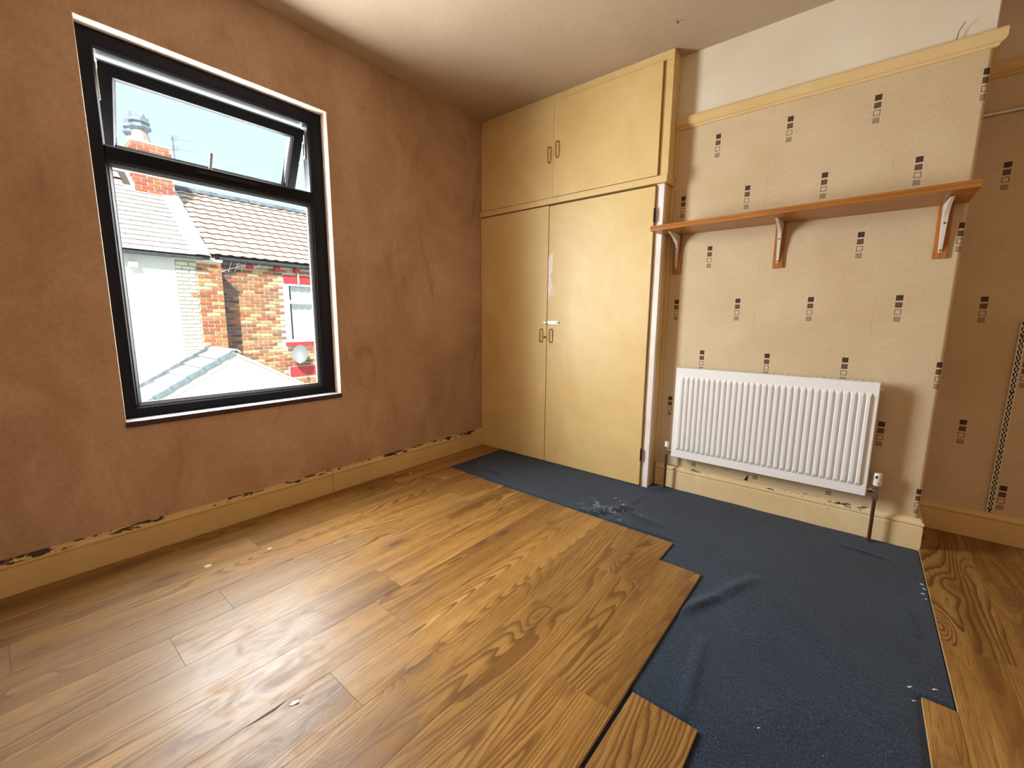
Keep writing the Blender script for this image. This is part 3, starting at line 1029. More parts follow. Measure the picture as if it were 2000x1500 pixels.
# --- lower cupboard
lc = thing('wardrobe_cupboard', 'tall cream painted built-in cupboard with two plain doors beside chimney breast', 'cupboard', (0.77, YC, FB))
XP0, XP1 = 1.492, 1.540
mb = MB()
mb.box(0.001, 1.4495, YA - 0.02, YA - 0.001, FB, 1.955)          # back
mb.box(1.432, 1.4495, YB + 0.002, YA - 0.02, FB, 1.955)                         # inner side
mb.box(0.001, 0.018, YC + 0.02, YA - 0.02, FB, 1.955)
mb.build('carcass', 'dark', lc)
MB().box(XP0, XP1, YC + 0.0005, YC + 0.040, FB, 1.955).build('post', 'post', lc, bevel=0.002)['label'] = 'bare whitish post at the right edge'
MB().box(XP0 + 0.012, XP1 + 0.002, YC + 0.041, YB - 0.001, FB, 1.955).build('side_panel', 'cream_gloss', lc, bevel=0.001)
MB().box(XP1 + 0.002, XP1 + 0.020, YB - 0.014, YB - 0.0005, 0.15, 1.955).build('scribe_strip', 'cream_trim', lc, bevel=0.002)
dl = MB().box(0.004, 0.6930, YC - 0.018, YC + 0.002, -0.003, 1.948).build('door', 'cream_gloss', lc, bevel=0.002)
dr = MB().box(0.6985, 1.4895, YC - 0.018, YC + 0.002, -0.003, 1.944).build('door', 'cream_gloss', lc, bevel=0.002)
d_handle(0.648, YC - 0.018, 0.997, 0.098, 'brass', dl)
d_handle(0.738, YC - 0.018, 0.997, 0.098, 'brass', dr)
MB().tube([(0.680, YC - 0.019, 0.985), (0.680, YC - 0.029, 0.985)], 0.007, 8).build('catch_knob', 'hinge', dl)
bt = MB()
bt.box(0.704, 0.800, YC - 0.020, YC - 0.018, 1.086, 1.108)
bt.build('bolt_plate', 'steel', dr, bevel=0.0006)
MB().tube([(0.684, YC - 0.026, 1.097), (0.806, YC - 0.026, 1.097)], 0.0055, 10).build('bolt_bar', 'steel', dr, smooth=True)
MB().tube([(0.795, YC - 0.026, 1.097), (0.795, YC - 0.040, 1.094)], 0.004, 8).build('bolt_knob', 'hinge', dr)
MB().box(0.674, 0.688, YC - 0.032, YC - 0.018, 1.088, 1.106).build('bolt_staple', 'steel', dl, bevel=0.001)
for zz in (1.77, 0.215):
    hb = MB()
    hb.tube([(1.4908, YC - 0.020, zz - 0.042), (1.4908, YC - 0.020, zz + 0.042)], 0.0048, 8)
    hb.box(1.4895, 1.4945, YC - 0.0195, YC, zz - 0.042, zz + 0.042)
    hb.build('hinge', 'hinge', dr)

# --- overhead cupboard
uc = thing('overhead_cupboard', 'cream two-door overhead cupboard reaching up to the ceiling', 'cupboard', (0.77, YC, 1.955))
UX1 = 1.5545
mb = MB()
mb.box(0.001, 1.4495, YA - 0.02, YA - 0.001, 1.998, 2.66)
mb.box(0.001, 1.4495, YC + 0.03, YA - 0.02, 1.957, 1.972)
mb.box(0.001, 0.018, YC + 0.03, YA - 0.02, 1.998, 2.66)
mb.box(1.432, 1.4495, YB, YA - 0.02, 1.998, 2.66)
mb.build('carcass', 'dark', uc)
MB().box(0.001, UX1, YC, YC + 0.022, 2.648, H - 0.0005).build('top_rail', 'cream_gloss', uc, bevel=0.0015)
MB().box(1.4985, UX1, YC, YC + 0.030, 1.998, 2.6475).build('post', 'cream_gloss', uc, bevel=0.0015)
MB().box(UX1 - 0.016, UX1, YC + 0.0305, YB - 0.0005, 1.998, H - 0.0005).build('side_panel', 'cream_gloss', uc, bevel=0.001)
MB().box(UX1 + 0.0003, UX1 + 0.016, YB - 0.012, YB - 0.0005, 1.998, 2.279).build('scribe_strip', 'cream_trim', uc, bevel=0.002)
ra = MB()
ra.box(0.001, UX1 + 0.006, YC - 0.026, YC + 0.0295, 1.9565, 1.9975)
ra.box(UX1 - 0.014, UX1 + 0.0062, YC + 0.0295, YB - 0.0005, 1.9565, 1.9975)
ra.build('cross_rail', 'cream_gloss', uc, bevel=0.002)
ul_ = MB().box(0.003, 0.7165, YC - 0.012, YC + 0.004, 2.004, 2.645).build('door', 'cream_gloss', uc, bevel=0.0015)
ur_ = MB().box(0.7205, 1.4955, YC - 0.017, YC + 0.004, 2.004, 2.645).build('door', 'cream_gloss', uc, bevel=0.0015)
d_handle(0.686, YC - 0.012, 2.297, 0.105, 'brass', ul_)
d_handle(0.758, YC - 0.017, 2.318, 0.105, 'brass', ur_)

# ------------------------------------------------------------------ shelf with brackets
SZ = 1.655
sh = thing('wall_shelf', 'long varnished orange-brown wooden shelf on three white brackets above radiator', 'shelf', (2.2, YB, 1.42))
def shelf_board(x0, x1, y0, y1, th, z, dz0, lip):
    mb = MB()
    nseg = 8
    prof = [(y0, 0.000), (y0 + 0.002, -0.002 + 0.002), (y1, 0.0), (y1, th), (y0, th), (y0, th * 0.60), (y0 + 0.0018, th * 0.57), (y0 + 0.0018, th * 0.50), (y0, th * 0.47)]
    prof = [(y1, 0.0), (y1, th), (y0, th), (y0, th * 0.60), (y0 + 0.0022, th * 0.57), (y0 + 0.0022, th * 0.50), (y0, th * 0.47), (y0, 0.0)]
    n = len(prof)
    vs, fs = [], []
    for s in range(nseg + 1):
        f_ = s / nseg
        x = x0 + (x1 - x0) * f_
        for (yy, zz) in prof:
            fr_ = (yy - y1) / (y0 - y1)
            warp = fr_ * ((-0.006) * (1 - f_) + 0.012 * f_) + (1 - fr_) * (0.003 * (1 - f_) - 0.0 * f_)
            vs.append((x, yy, z + zz + warp * 0.8))
    for s in range(nseg):
        for i in range(n):
            j = (i + 1) % n
            fs.append((s * n + i, s * n + j, (s + 1) * n + j, (s + 1) * n + i))
    fs += [tuple(range(n)), tuple(range(nseg * n, (nseg + 1) * n))]
    return mb.add(vs, fs)
shelf_board(1.5215, 2.882, 2.965, YB - 0.0005, 0.0285, SZ, 0, 0).build('board', 'shelf', sh)
for bx_, tl in ((1.606, -0.02), (2.165, 0.0), (2.812, 0.0)):
    zb = 1.416
    MB().box(bx_ - 0.0245, bx_ + 0.0245, YB - 0.0135, YB - 0.0005, zb, SZ + 0.0005).build('batten', 'batten', sh, bevel=0.0015)
    yw = YB - 0.0138
    bz = SZ - 0.0005
    bk = MB()
    # wall leg and arm, both tapering away from the bend
    bk.add([(bx_ - .013, yw, bz), (bx_ + .013, yw, bz), (bx_ + .007, yw, bz - .212), (bx_ - .007, yw, bz - .212),
            (bx_ - .013, yw - .0022, bz), (bx_ + .013, yw - .0022, bz), (bx_ + .007, yw - .0022, bz - .212), (bx_ - .007, yw - .0022, bz - .212)],
           [(0, 1, 2, 3), (4, 5, 6, 7), (0, 1, 5, 4), (1, 2, 6, 5), (2, 3, 7, 6), (3, 0, 4, 7)])
    bk.add([(bx_ - .013, yw, bz), (bx_ + .013, yw, bz), (bx_ + .007, yw - .165, bz), (bx_ - .007, yw - .165, bz),
            (bx_ - .013, yw, bz - .0022), (bx_ + .013, yw, bz - .0022), (bx_ + .007, yw - .165, bz - .0022), (bx_ - .007, yw - .165, bz - .0022)],
           [(0, 1, 2, 3), (4, 5, 6, 7), (0, 1, 5, 4), (1, 2, 6, 5), (2, 3, 7, 6), (3, 0, 4, 7)])
    # pressed hollow gusset: two webs and a folded front
    front = [(yw - .0022, bz - .212), (yw - .010, bz - .190), (yw - .018, bz - .120), (yw - .026, bz - .068), (yw - .040, bz - .046), (yw - .085, bz - .026), (yw - .150, bz - .008), (yw - .165, bz - .0022)]
    half = [.005, .0055, .007, .0085, .0085, .007, .0055, .005]
    nn = len(front)
    vs = []
    for (yy, zz), hw in zip(front, half):
        vs += [(bx_ - hw, yy, zz), (bx_ + hw, yy, zz)]
    fs = [(2 * i, 2 * i + 1, 2 * i + 3, 2 * i + 2) for i in range(nn - 1)]
    o_ = len(vs)
    back = [(yw, bz - .212), (yw, bz - .19), (yw, bz - .12), (yw, bz - .04), (yw, bz), (yw - .07, bz), (yw - .15, bz), (yw - .165, bz)]
    wid = [.007, .0076, .0096, .012, .013, .0105, .0075, .007]
    for (yy, zz), hw in zip(back, wid):
        vs += [(bx_ - hw, yy, zz), (bx_ + hw, yy, zz)]
    for i in range(nn - 1):
        fs.append((2 * i, 2 * i + 2, o_ + 2 * i + 2, o_ + 2 * i))
        fs.append((2 * i + 1, 2 * i + 3, o_ + 2 * i + 3, o_ + 2 * i + 1))
    bk.add(vs, fs)
    bo = bk.build('bracket', 'bracket', sh, smooth=True)
    for zz, yy in ((bz - .203, yw - .0075), (bz - .085, yw - .0245)):
        MB().tube([(bx_ - .001, yy + .002, zz), (bx_ - .001, yy - .0025, zz)], 0.0034, 8).build('screw', 'screw', bo)

# ------------------------------------------------------------------ radiator
rd = thing('radiator', 'white ridged panel radiator on papered chimney breast under the shelf', 'radiator', (2.175, YB - 0.06, FB))
RX0, RX1, RZ0, RZ1 = 1.679, 2.671, 0.236, 0.824
RYF = YB - 0.100                         # front skin
RD = 0.0115
mb = MB()
N = 31
mg = 0.024
pitch = (RX1 - RX0 - 2 * mg) / N
zt, zb = RZ1 - 0.052, RZ0 + 0.050
yb_ = RYF + 0.0                           # flat border plane
# flat border
xs = [RX0 + 0.004]
cols_ = []
for i in range(N):
    c0 = RX0 + mg + i * pitch
    cols_.append((c0 + 0.0045, c0 + pitch - 0.0045))
def quad(a, b_, c, d):
    mb.add([a, b_, c, d], [(0, 1, 2, 3)])
x0, x1 = RX0 + 0.004, RX1 - 0.004
quad((x0, yb_, zt), (x1, yb_, zt), (x1, yb_, RZ1 - 0.004), (x0, yb_, RZ1 - 0.004))
quad((x0, yb_, RZ0 + 0.004), (x1, yb_, RZ0 + 0.004), (x1, yb_, zb), (x0, yb_, zb))
prev = x0
s_, e_ = 0.0050, 0.018
for (a, b_) in cols_:
    quad((prev, yb_, zb), (a, yb_, zb), (a, yb_, zt), (prev, yb_, zt))
    ia, ib = a + s_, b_ - s_
    yi = yb_ - RD
    zi0, zi1 = zb + e_, zt - e_
    ring0 = [(a, yb_, zb), (b_, yb_, zb), (b_, yb_, zt), (a, yb_, zt)]
    ring1 = [(ia, yi, zi0), (ib, yi, zi0), (ib, yi, zi1), (ia, yi, zi1)]
    mb.add(ring0 + ring1, [(0, 1, 5, 4), (1, 2, 6, 5), (2, 3, 7, 6), (3, 0, 4, 7), (4, 5, 6, 7)])
    prev = b_
quad((prev, yb_, zb), (x1, yb_, zb), (x1, yb_, zt), (prev, yb_, zt))
# rolled rim, back of the skin
mb.add([(x0, yb_, RZ0 + .004), (x1, yb_, RZ0 + .004), (x1, yb_, RZ1 - .004), (x0, yb_, RZ1 - .004),
        (RX0, yb_ + .005, RZ0), (RX1, yb_ + .005, RZ0), (RX1, yb_ + .005, RZ1), (RX0, yb_ + .005, RZ1),
        (RX0, yb_ + .012, RZ0), (RX1, yb_ + .012, RZ0), (RX1, yb_ + .012, RZ1), (RX0, yb_ + .012, RZ1)],
       [(0, 1, 5, 4), (1, 2, 6, 5), (2, 3, 7, 6), (3, 0, 4, 7), (4, 5, 9, 8), (5, 6, 10, 9), (6, 7, 11, 10), (7, 4, 8, 11), (8, 9, 10, 11)])
mb.build('front_panel', 'rad', rd)
rb = MB()
for k in range(48):
    xx = RX0 + 0.03 + k * (RX1 - RX0 - 0.06) / 47
    rb.box(xx - 0.0008, xx + 0.0008, RYF + 0.0125, RYF + 0.048, RZ0 + 0.04, RZ1 - 0.03)
rb.box(RX0 + 0.01, RX1 - 0.01, RYF + 0.048, RYF + 0.050, RZ0 + 0.03, RZ1 - 0.03)
rb.build('convector_fins', 'rad_back', rd)
gr = MB()
nb = 30
for k in range(nb + 1):
    xx = RX0 + 0.006 + k * (RX1 - RX0 - 0.012) / nb
    gr.box(xx - 0.006, xx + 0.006, RYF + 0.0125, RYF + 0.052, RZ1 - 0.0035, RZ1 + 0.0005)
gr.box(RX0, RX1, RYF + 0.0125, RYF + 0.0165, RZ1 - 0.012, RZ1 + 0.0005)
gr.box(RX0, RX1, RYF + 0.050, RYF + 0.055, RZ1 - 0.012, RZ1 + 0.0005)
gr.build('top_grille', 'rad', rd)
for xx in (RX0, RX1 - 0.0012):
    MB().box(xx, xx + 0.0012, RYF + 0.0125, RYF + 0.055, RZ0, RZ1 - 0.0125).build('side_cover', 'rad', rd)
for xx in (RX0 + 0.13, RX1 - 0.13):
    MB().box(xx - 0.015, xx + 0.015, RYF + 0.0505, YB - 0.0005, RZ0 + 0.06, RZ1 - 0.06).build('wall_bracket', 'rad', rd)
YV = RYF + 0.030
# lockshield side
lv = MB()
XL = 1.640
lv.tube([(XL, YV, 0.232), (XL, YV, 0.288)], 0.011, 12)
lv.tube([(XL, YV, 0.262), (RX0 + 0.001, YV, 0.262)], 0.010, 12)
lv.tube([(XL, YV, 0.222), (XL, YV, 0.242)], 0.0135, 6)
lv.build('lockshield_valve', 'chrome', rd, smooth=True)
MB().lathe([(0.0125, 0), (0.0125, 0.030), (0.0105, 0.034)], (XL, YV, 0.288), 14).build('valve_cap', 'plastic', rd, smooth=True)
MB().tube([(XL, YV, FB), (XL, YV, 0.224)], 0.0080, 12).build('pipe', 'pipe', rd, smooth=True)
# thermostatic side
XV = 2.708
tv = MB()
tv.tube([(XV, YV, 0.232), (XV, YV, 0.302)], 0.0115, 12)
tv.tube([(XV, YV, 0.266), (RX1 - 0.001, YV, 0.266)], 0.0105, 12)
tv.tube([(XV, YV, 0.222), (XV, YV, 0.242)], 0.0140, 6)
tv.tube([(XV - 0.028, YV, 0.266), (XV - 0.012, YV, 0.266)], 0.0140, 6)
tv.build('thermostat_valve', 'chrome', rd, smooth=True)
hd = MB().lathe([(0.013, 0), (0.0185, 0.003), (0.0195, 0.010), (0.0195, 0.028), (0.0175, 0.030), (0.0185, 0.033), (0.0185, 0.062), (0.015, 0.067)], (XV, YV, 0.296), 18).build('thermostat_head', 'plastic', rd, smooth=True)
hm = MB()
hm.box(XV - 0.009, XV - 0.001, YV - 0.0200, YV - 0.0180, 0.338, 0.352)
MB().box(XV + 0.001, XV + 0.006, YV - 0.0210, YV - 0.0190, 0.312, 0.315).build('setting_mark', 'screw', hd)
hm.build('setting_mark', 'screw', hd)
MB().tube([(XV, YV, FB), (XV, YV, 0.224)], 0.0080, 12).build('pipe', 'pipe', rd, smooth=True)
MB().tube([(RX1 - 0.001, YV, RZ1 - 0.035), (RX1 + 0.013, YV, RZ1 - 0.035)], 0.007, 10).build('bleed_plug', 'plastic', rd)

# ------------------------------------------------------------------ alcove fittings
su = thing('shelf_upright', 'white metal twin-slot shelf upright screwed to the alcove wall', 'shelf upright', (3.178, YA, 0.15))
def upright():
    mb = MB()
    xc, w, z0, z1 = 3.178, 0.0125, 0.150, 1.130
    yf = YA - 0.012
    mb.box(xc - w, xc - w + 0.0045, yf, YA - 0.0006, z0, z1)
    mb.box(xc + w - 0.0045, xc + w, yf, YA - 0.0006, z0, z1)
    mb.box(xc - 0.0028, xc + 0.0028, yf, yf + 0.002, z0, z1)
    z = z0
    k = 0
    while z < z1 - 0.005:
        hgt = 0.0105
        mb.box(xc - w + 0.0045, xc + w - 0.0045, yf, yf + 0.0018, z, min(z + hgt, z1))
        z += 0.0320 - 0.004
        k += 1
    return mb
upright().build('rail', 'bracket', su)
MB().box(3.178 - 0.008, 3.178 + 0.008, YA - 0.0045, YA - 0.0007, 0.151, 1.129).build('slot_backing', 'screw', su)  # dark plate standing in for the shade inside the slots
for zz in (0.165, 0.47, 0.78, 1.06):
    MB().tube([(3.178, YA - 0.0118, zz), (3.178, YA - 0.0136, zz)], 0.0042, 8).build('screw', 'screw', su)

hr = thing('hanging_rail', 'dull steel hanging rail spanning the alcove below the picture rail', 'rail', (XB, 3.42, 2.072))
MB().tube([(XB + 0.0005, 3.42, 2.072), (XR - 0.0005, 3.42, 2.072)], 0.0125, 14).build('tube', 'steel', hr, smooth=True)
MB().tube([(XB + 0.0003, 3.42, 2.072), (XB + 0.012, 3.42, 2.072)], 0.022, 14).build('end_socket', 'steel', hr, smooth=True)
MB().tube([(XR - 0.012, 3.42, 2.072), (XR - 0.0003, 3.42, 2.072)], 0.022, 14).build('end_socket', 'steel', hr, smooth=True)

wr = MB().tube([(2.760, YB - 0.016, 2.340), (2.764, YB - 0.018, 2.378), (2.772, YB - 0.022, 2.394), (2.781, YB - 0.028, 2.408)], 0.0014, 6).build('loose_wire', 'screw', smooth=True)
tag(wr, 'short dark wire end sticking up from the picture rail', 'wire')
hk = MB().tube([(1.638, 2.884, H - 0.0003), (1.640, 2.884, H - 0.012), (1.646, 2.882, H - 0.016), (1.651, 2.881, H - 0.011)], 0.0022, 6).build('ceiling_hook', 'hinge', smooth=True)
tag(hk, 'tiny rusty hook left in the ceiling', 'hook')

# chipped laminate: a lifted pale flake beside the sliver it broke from
fk = MB().add([(1.386, 0.800, .0006), (1.400, 0.812, .0006), (1.408, 0.838, .003), (1.396, 0.846, .005), (1.380, 0.822, .002)], [(0, 1, 2, 3, 4)])
fk.add([(x, y, z + .0012) for x, y, z in fk.v], [(0, 1, 2, 3, 4)])
fk.add([(x, y, z) for x, y, z in fk.v[:5]] + [(x, y, z) for x, y, z in fk.v[5:10]], [(i, (i + 1) % 5, 5 + (i + 1) % 5, 5 + i) for i in range(5)])
fk.v = [(1.392 + (x - 1.392) * .6, .822 + (y - .822) * .6, z * .7) for x, y, z in fk.v]
tag(fk.build('laminate_flake', 'debris'), 'small whitish laminate flake on the floor by a chipped board', 'flake')
MB().add([(1.3655, 0.700, .0004), (1.371, 0.730, .0004), (1.374, 0.775, .0004), (1.3665, 0.815, .0004), (1.364, 0.76, .0004)], [(0, 1, 2, 3, 4)]).build('chipped_edge', 'dark', floor)

# splinters of laminate and paper along the board edges
random.seed(11)
crumb_me = MB().add([(-.009, -.003, 0), (.010, -.002, 0), (.006, .004, 0), (-.007, .003, .0005), (-.001, 0, .003)], [(0, 1, 4), (1, 2, 4), (2, 3, 4), (3, 0, 4), (0, 3, 2, 1)]).mesh('paper_scrap', 'debris')
scr_spots = [(2.885, 2.83), (2.890, 2.79), (2.882, 2.74), (2.888, 2.70), (2.800, 2.08), (2.806, 2.02), (2.86, 2.115), (1.50, 2.78), (1.545, 2.73), (1.46, 2.80), (2.46, 1.62), (0.37, 2.66), (0.33, 2.72)]
for i, (sx, sy) in enumerate(scr_spots):
    o = link('paper_scrap', crumb_me, None, (sx, sy, underlay_z(sx, sy) + 0.0003))
    o.rotation_euler[2] = random.uniform(0, 6.28)
    o.scale = (random.uniform(.5, 1.0),) * 3
    tag(o, 'tiny pale paper or splinter scrap lying on the blue underlay', 'scrap', 'pale scraps on the underlay')

# ------------------------------------------------------------------ outside
GZ = -3.0
struct(MB().box(-16, -0.27, -6, 14, GZ - 0.1, GZ).build('ground', 'yard'), 'concrete back yards below the window')

brick_meshes = {}
def piece_mesh(kind, w, h, d, mat):
    key = (kind, round(w, 3), round(h, 3), round(d, 3))
    if key not in brick_meshes:
        brick_meshes[key] = MB().box(-d / 2, d / 2, -w / 2, w / 2, -h / 2, h / 2).mesh(kind, mat, bevel=0.004, segs=1)
    return brick_meshes[key]

def lay_bricks(parent, face_x, y0, y1, z0, z1, matfn, holes=(), limit=300, axis='x', brick=(0.205, 0.060), joint=0.018, off=0.0, face_y=None):
    """a wall face of separate bricks standing proud of a mortar bed; face normal +x (or -y when axis == 'y')"""
    bw, bh = brick
    items = []
    r = 0
    z = z0
    while z + bh <= z1 + 1e-4:
        a = y0
        start = (bw + joint) * (0.5 if r % 2 else 1.0) - joint
        start = start if r % 2 else bw
        pos_ = y0
        first = True
        while pos_ < y1 - 0.03:
            wv = ((bw - joint) / 2 if (first and r % 2) else bw)
            wv = min(wv, y1 - pos_)
            if wv > 0.035:
                cy, cz = pos_ + wv / 2, z + bh / 2
                if not any(h0 < cy + wv / 2 - .01 and cy - wv / 2 + .01 < h1 and g0 < cz + bh / 2 and cz - bh / 2 < g1 for h0, h1, g0, g1 in holes):
                    items.append((cy, cz, wv))
            pos_ += wv + joint
            first = False
        z += bh + joint
        r += 1
    rest = {}
    items.sort(key=lambda q: q[0])
    for n_, (cy, cz, wv) in enumerate(items):
        mat = matfn(cy, cz)
        wq = round(wv / 0.02) * 0.02 - 0.001 if wv < bw - 1e-3 else bw
        pr = random.uniform(-0.002, 0.003)
        if n_ < limit:
            me_ = piece_mesh('brick', wq, bh, 0.03, mat)
            c = (face_x + pr - 0.007, cy, cz) if axis == 'x' else (cy, face_y - pr + 0.007, cz)
            o = link('brick', me_, parent, local(parent, *c))
            if axis != 'x':
                o.rotation_euler[2] = -math.pi / 2
            o.material_slots[0].link = 'OBJECT'
            o.material_slots[0].material = MAT[mat]
        else:
            rest.setdefault(mat, MB()).box(face_x - 0.022 + pr, face_x + 0.008 + pr, cy - wv / 2, cy + wv / 2, cz - bh / 2, cz + bh / 2)
    for mat, mbx in rest.items():
        o = mbx.build('bricks', mat, parent)
        o['kind'] = 'stuff'

# ---- right-hand house: brick wall, concrete tile roof
XW = -8.70
hs = thing('brick_house', 'terraced brick house opposite with tiled roof and red lintels', 'house', (XW, 6.0, GZ))
WINH = (5.215, 6.42, 0.500, 1.975)
wmb = MB()
wmb.box(XW - 0.3, XW - 0.008, 3.68, WINH[0], GZ, 2.36)
wmb.box(XW - 0.3, XW - 0.008, WINH[1], 8.2, GZ, 2.36)
wmb.box(XW - 0.3, XW - 0.008, WINH[0], WINH[1], GZ, WINH[2])
wmb.box(XW - 0.3, XW - 0.008, WINH[0], WINH[1], WINH[3], 2.36)
wl = wmb.build('wall', 'mortar', hs)
dark_strip = MB().box(XW - 0.0079, XW - 0.004, 3.70, 4.13, -0.6, 2.36).build('dark_mortar_bed', 'dark_mortar', hs)  # darker mortar along the corner strip
def mf(y, z):
    lim = 4.02 + 0.06 * math.sin(z * 9) + random.uniform(-0.08, 0.08) - max(0, (z - 1.9)) * -0.6
    if y < lim or z > 2.28:
        return 'dark_brick'  # darker bricks along the corner and in the top course
    return 'mixed_brick' if random.random() < 0.72 else 'red_brick'
holes = [WINH, (5.10, 6.5, 0.395, 0.50), (5.14, 6.5, 1.965, 2.165), (5.12, 6.5, -0.40, -0.14)]
random.seed(5)
lay_bricks(wl, XW, 3.69, 6.45, -0.75, 2.34, mf, holes, 300)
for nm, bx4, mt in (('window_lintel', (5.150, 6.5, 1.965, 2.160), 'red_paint'), ('window_sill', (5.105, 6.5, 0.400, 0.490), 'red_paint'), ('lower_lintel', (5.165, 6.5, -0.395, -0.150), 'red_paint')):
    MB().box(XW - 0.05, XW + (0.06 if 'sill' in nm else 0.02), bx4[0], bx4[1], bx4[2], bx4[3]).build(nm, mt, hs, bevel=0.006)
for yc in (4.40, 5.00, 5.46):
    MB().box(XW - 0.02, XW + 0.10, yc - 0.06, yc + 0.06, 2.225, 2.325).build('gutter_corbel', 'red_paint', hs, bevel=0.006)
# window of the house
wf = MB()
y0, y1, z0, z1 = WINH[0] + .005, WINH[1], WINH[2] - 0.008, WINH[3] - 0.012
frame_ring(wf, y0, y1, z0, z1, (0.055, 0.055, 0.07, 0.06), XW - 0.07, XW - 0.006, 0.006)
wf.box(XW - 0.07, XW - 0.005, y0 + .05, y1 - .05, 1.46, 1.545)
hw = wf.build('house_window', 'white_upvc', hs)
MB().box(XW - 0.045, XW - 0.041, y0 + .05, y1 - .05, z0 + .06, z1 - .05).build('pane', 'glass', hw)
cv, cf = [], []
nc = 120
for i in range(nc + 1):
    yy = y0 + 0.13 + (y1 - y0 - 0.2) * i / nc
    dx_ = 0.009 * math.sin(i * 0.75) + 0.012 * math.sin(i * 0.31 + 1)
    sw = 0.05 * math.sin(i * 0.05)
    cv += [(XW - 0.125 + dx_ * 0.6, yy + sw * 0.3, z1 - 0.04), (XW - 0.125 + dx_, yy, (z0 + z1) / 2), (XW - 0.125 + dx_ * 1.3, yy + sw, z0 + 0.06)]
for i in range(nc):
    for k in range(2):
        cf.append((3 * i + k, 3 * i + k + 1, 3 * i + 4 + k, 3 * i + 3 + k))
MB().add(cv, cf).build('net_curtain', 'curtain', hw, smooth=True)
MB().box(XW - 0.298, XW - 0.29, y0, y1, z0, z1).build('room_behind', 'lead', hw)

# roof of the right-hand house
MT = 0.8
ca, sa = 1 / math.hypot(1, MT), MT / math.hypot(1, MT)
def roof_pt(ex, ez, s, n_=0.0):
    """s: distance up the slope from the eave, n_: height above the slope"""
    return (ex - s * ca + n_ * sa, ez + s * sa + n_ * ca)
EX, EZ = -8.50, 2.430
LEN = 2.79
def roof_deck(ex, ez, ln, y0, y1, th=0.05):
    a = roof_pt(ex, ez, 0, -0.01); b_ = roof_pt(ex, ez, ln, -0.01)
    c = roof_pt(ex, ez, ln, -0.01 - th); d = roof_pt(ex, ez, 0, -0.01 - th)
    return MB().prism([a, b_, c, d], 'y', y0, y1)
deck = roof_deck(EX, EZ, LEN, 3.47, 8.2).build('roof_deck', 'batten_roof', hs)
TW, TG, TH = 0.240, 0.2145, 0.260
def tile_mesh():
    mb = MB()
    n = 12
    top, bot = [], []
    vs = []
    prof = []
    for i in range(n + 1):
        u_ = i / n
        prof.append((u_ * TW, 0.020 * (0.5 + 0.5 * math.cos(2 * math.pi * u_)) ** 1.5))
    T_ = 0.013
    for s, lift in ((0, 0.046), (TH, 0.006)):
        for (yy, hh) in prof:
            vs.append((s, yy, hh + lift))
        for (yy, hh) in prof:
            vs.append((s, yy, hh + lift - T_))
    m_ = n + 1
    fs = []
    for i in range(n):
        fs.append((i, i + 1, 2 * m_ + i + 1, 2 * m_ + i))                 # top
        fs.append((m_ + i, m_ + i + 1, 3 * m_ + i + 1, 3 * m_ + i))       # underside
        fs.append((i, i + 1, m_ + i + 1, m_ + i))                         # tail edge
    mb.add(vs, fs)
    # convert (s, y, n) to slope axes
    mb.xf(lambda p: Vector((-p.x * ca + p.z * sa, p.y, p.x * sa + p.z * ca)))
    return mb.mesh('roof_tile', 'roof_tile', smooth=True)
tm_ = tile_mesh()
nrow = 13
for r in range(nrow):
    for c in range(16):
        xx, zz = roof_pt(EX, EZ, r * TG, 0)
        y_ = 3.49 + c * (TW - 0.002)
        o = link('roof_tile', tm_, deck, (xx, y_, zz))
# ridge of the right-hand house
rx, rz = roof_pt(EX, EZ, LEN, 0.03)
rg_me = None
for k in range(11):
    y0 = 3.50 + k * 0.42
    pr = [(rx + 0.125 * math.cos(a), rz - 0.045 + 0.11 * math.sin(a)) for a in [math.pi * i / 8 for i in range(9)]]
    pr += [(rx + 0.105 * math.cos(a), rz - 0.055 + 0.09 * math.sin(a)) for a in [math.pi * i / 8 for i in range(8, -1, -1)]]
    MB().prism(pr, 'y', y0, y0 + 0.412).build('ridge_tile', 'lead', hs, smooth=True)
# eaves: fascia and gutter
MB().box(XW + 0.005, XW + 0.03, 3.72, 8.2, 2.335, 2.43).build('fascia', 'gutter', hs)
gp = [(-8.53 + 0.065 * math.cos(a), 2.405 + 0.065 * math.sin(a)) for a in [math.pi + math.pi * i / 8 for i in range(9)]]
gp += [(-8.53 + 0.058 * math.cos(a), 2.405 + 0.058 * math.sin(a)) for a in [2 * math.pi - math.pi * i / 8 for i in range(9)]]
MB().prism(gp, 'y', 3.75, 8.2).build('gutter', 'gutter', hs, smooth=True)
MB().tube([(-8.655, 5.50, 2.36), (-8.66, 5.50, 2.2), (-8.66, 5.505, 1.96)], 0.022, 8).build('white_downpipe', 'white_upvc', hs)
MB().tube([(-8.66, 3.78, 2.10), (-8.65, 4.0, 2.20), (-8.64, 4.25, 2.285), (-8.64, 4.6, 2.29)], 0.010, 6).build('cable', 'white_upvc', hs)
for k in range(5):
    MB().tube([(-8.655, 3.95 + k * 0.13, 2.12 + 0.03 * k), (-8.62, 4.02 + k * 0.15, 2.36)], 0.006, 5).build('cable', 'white_upvc', hs)

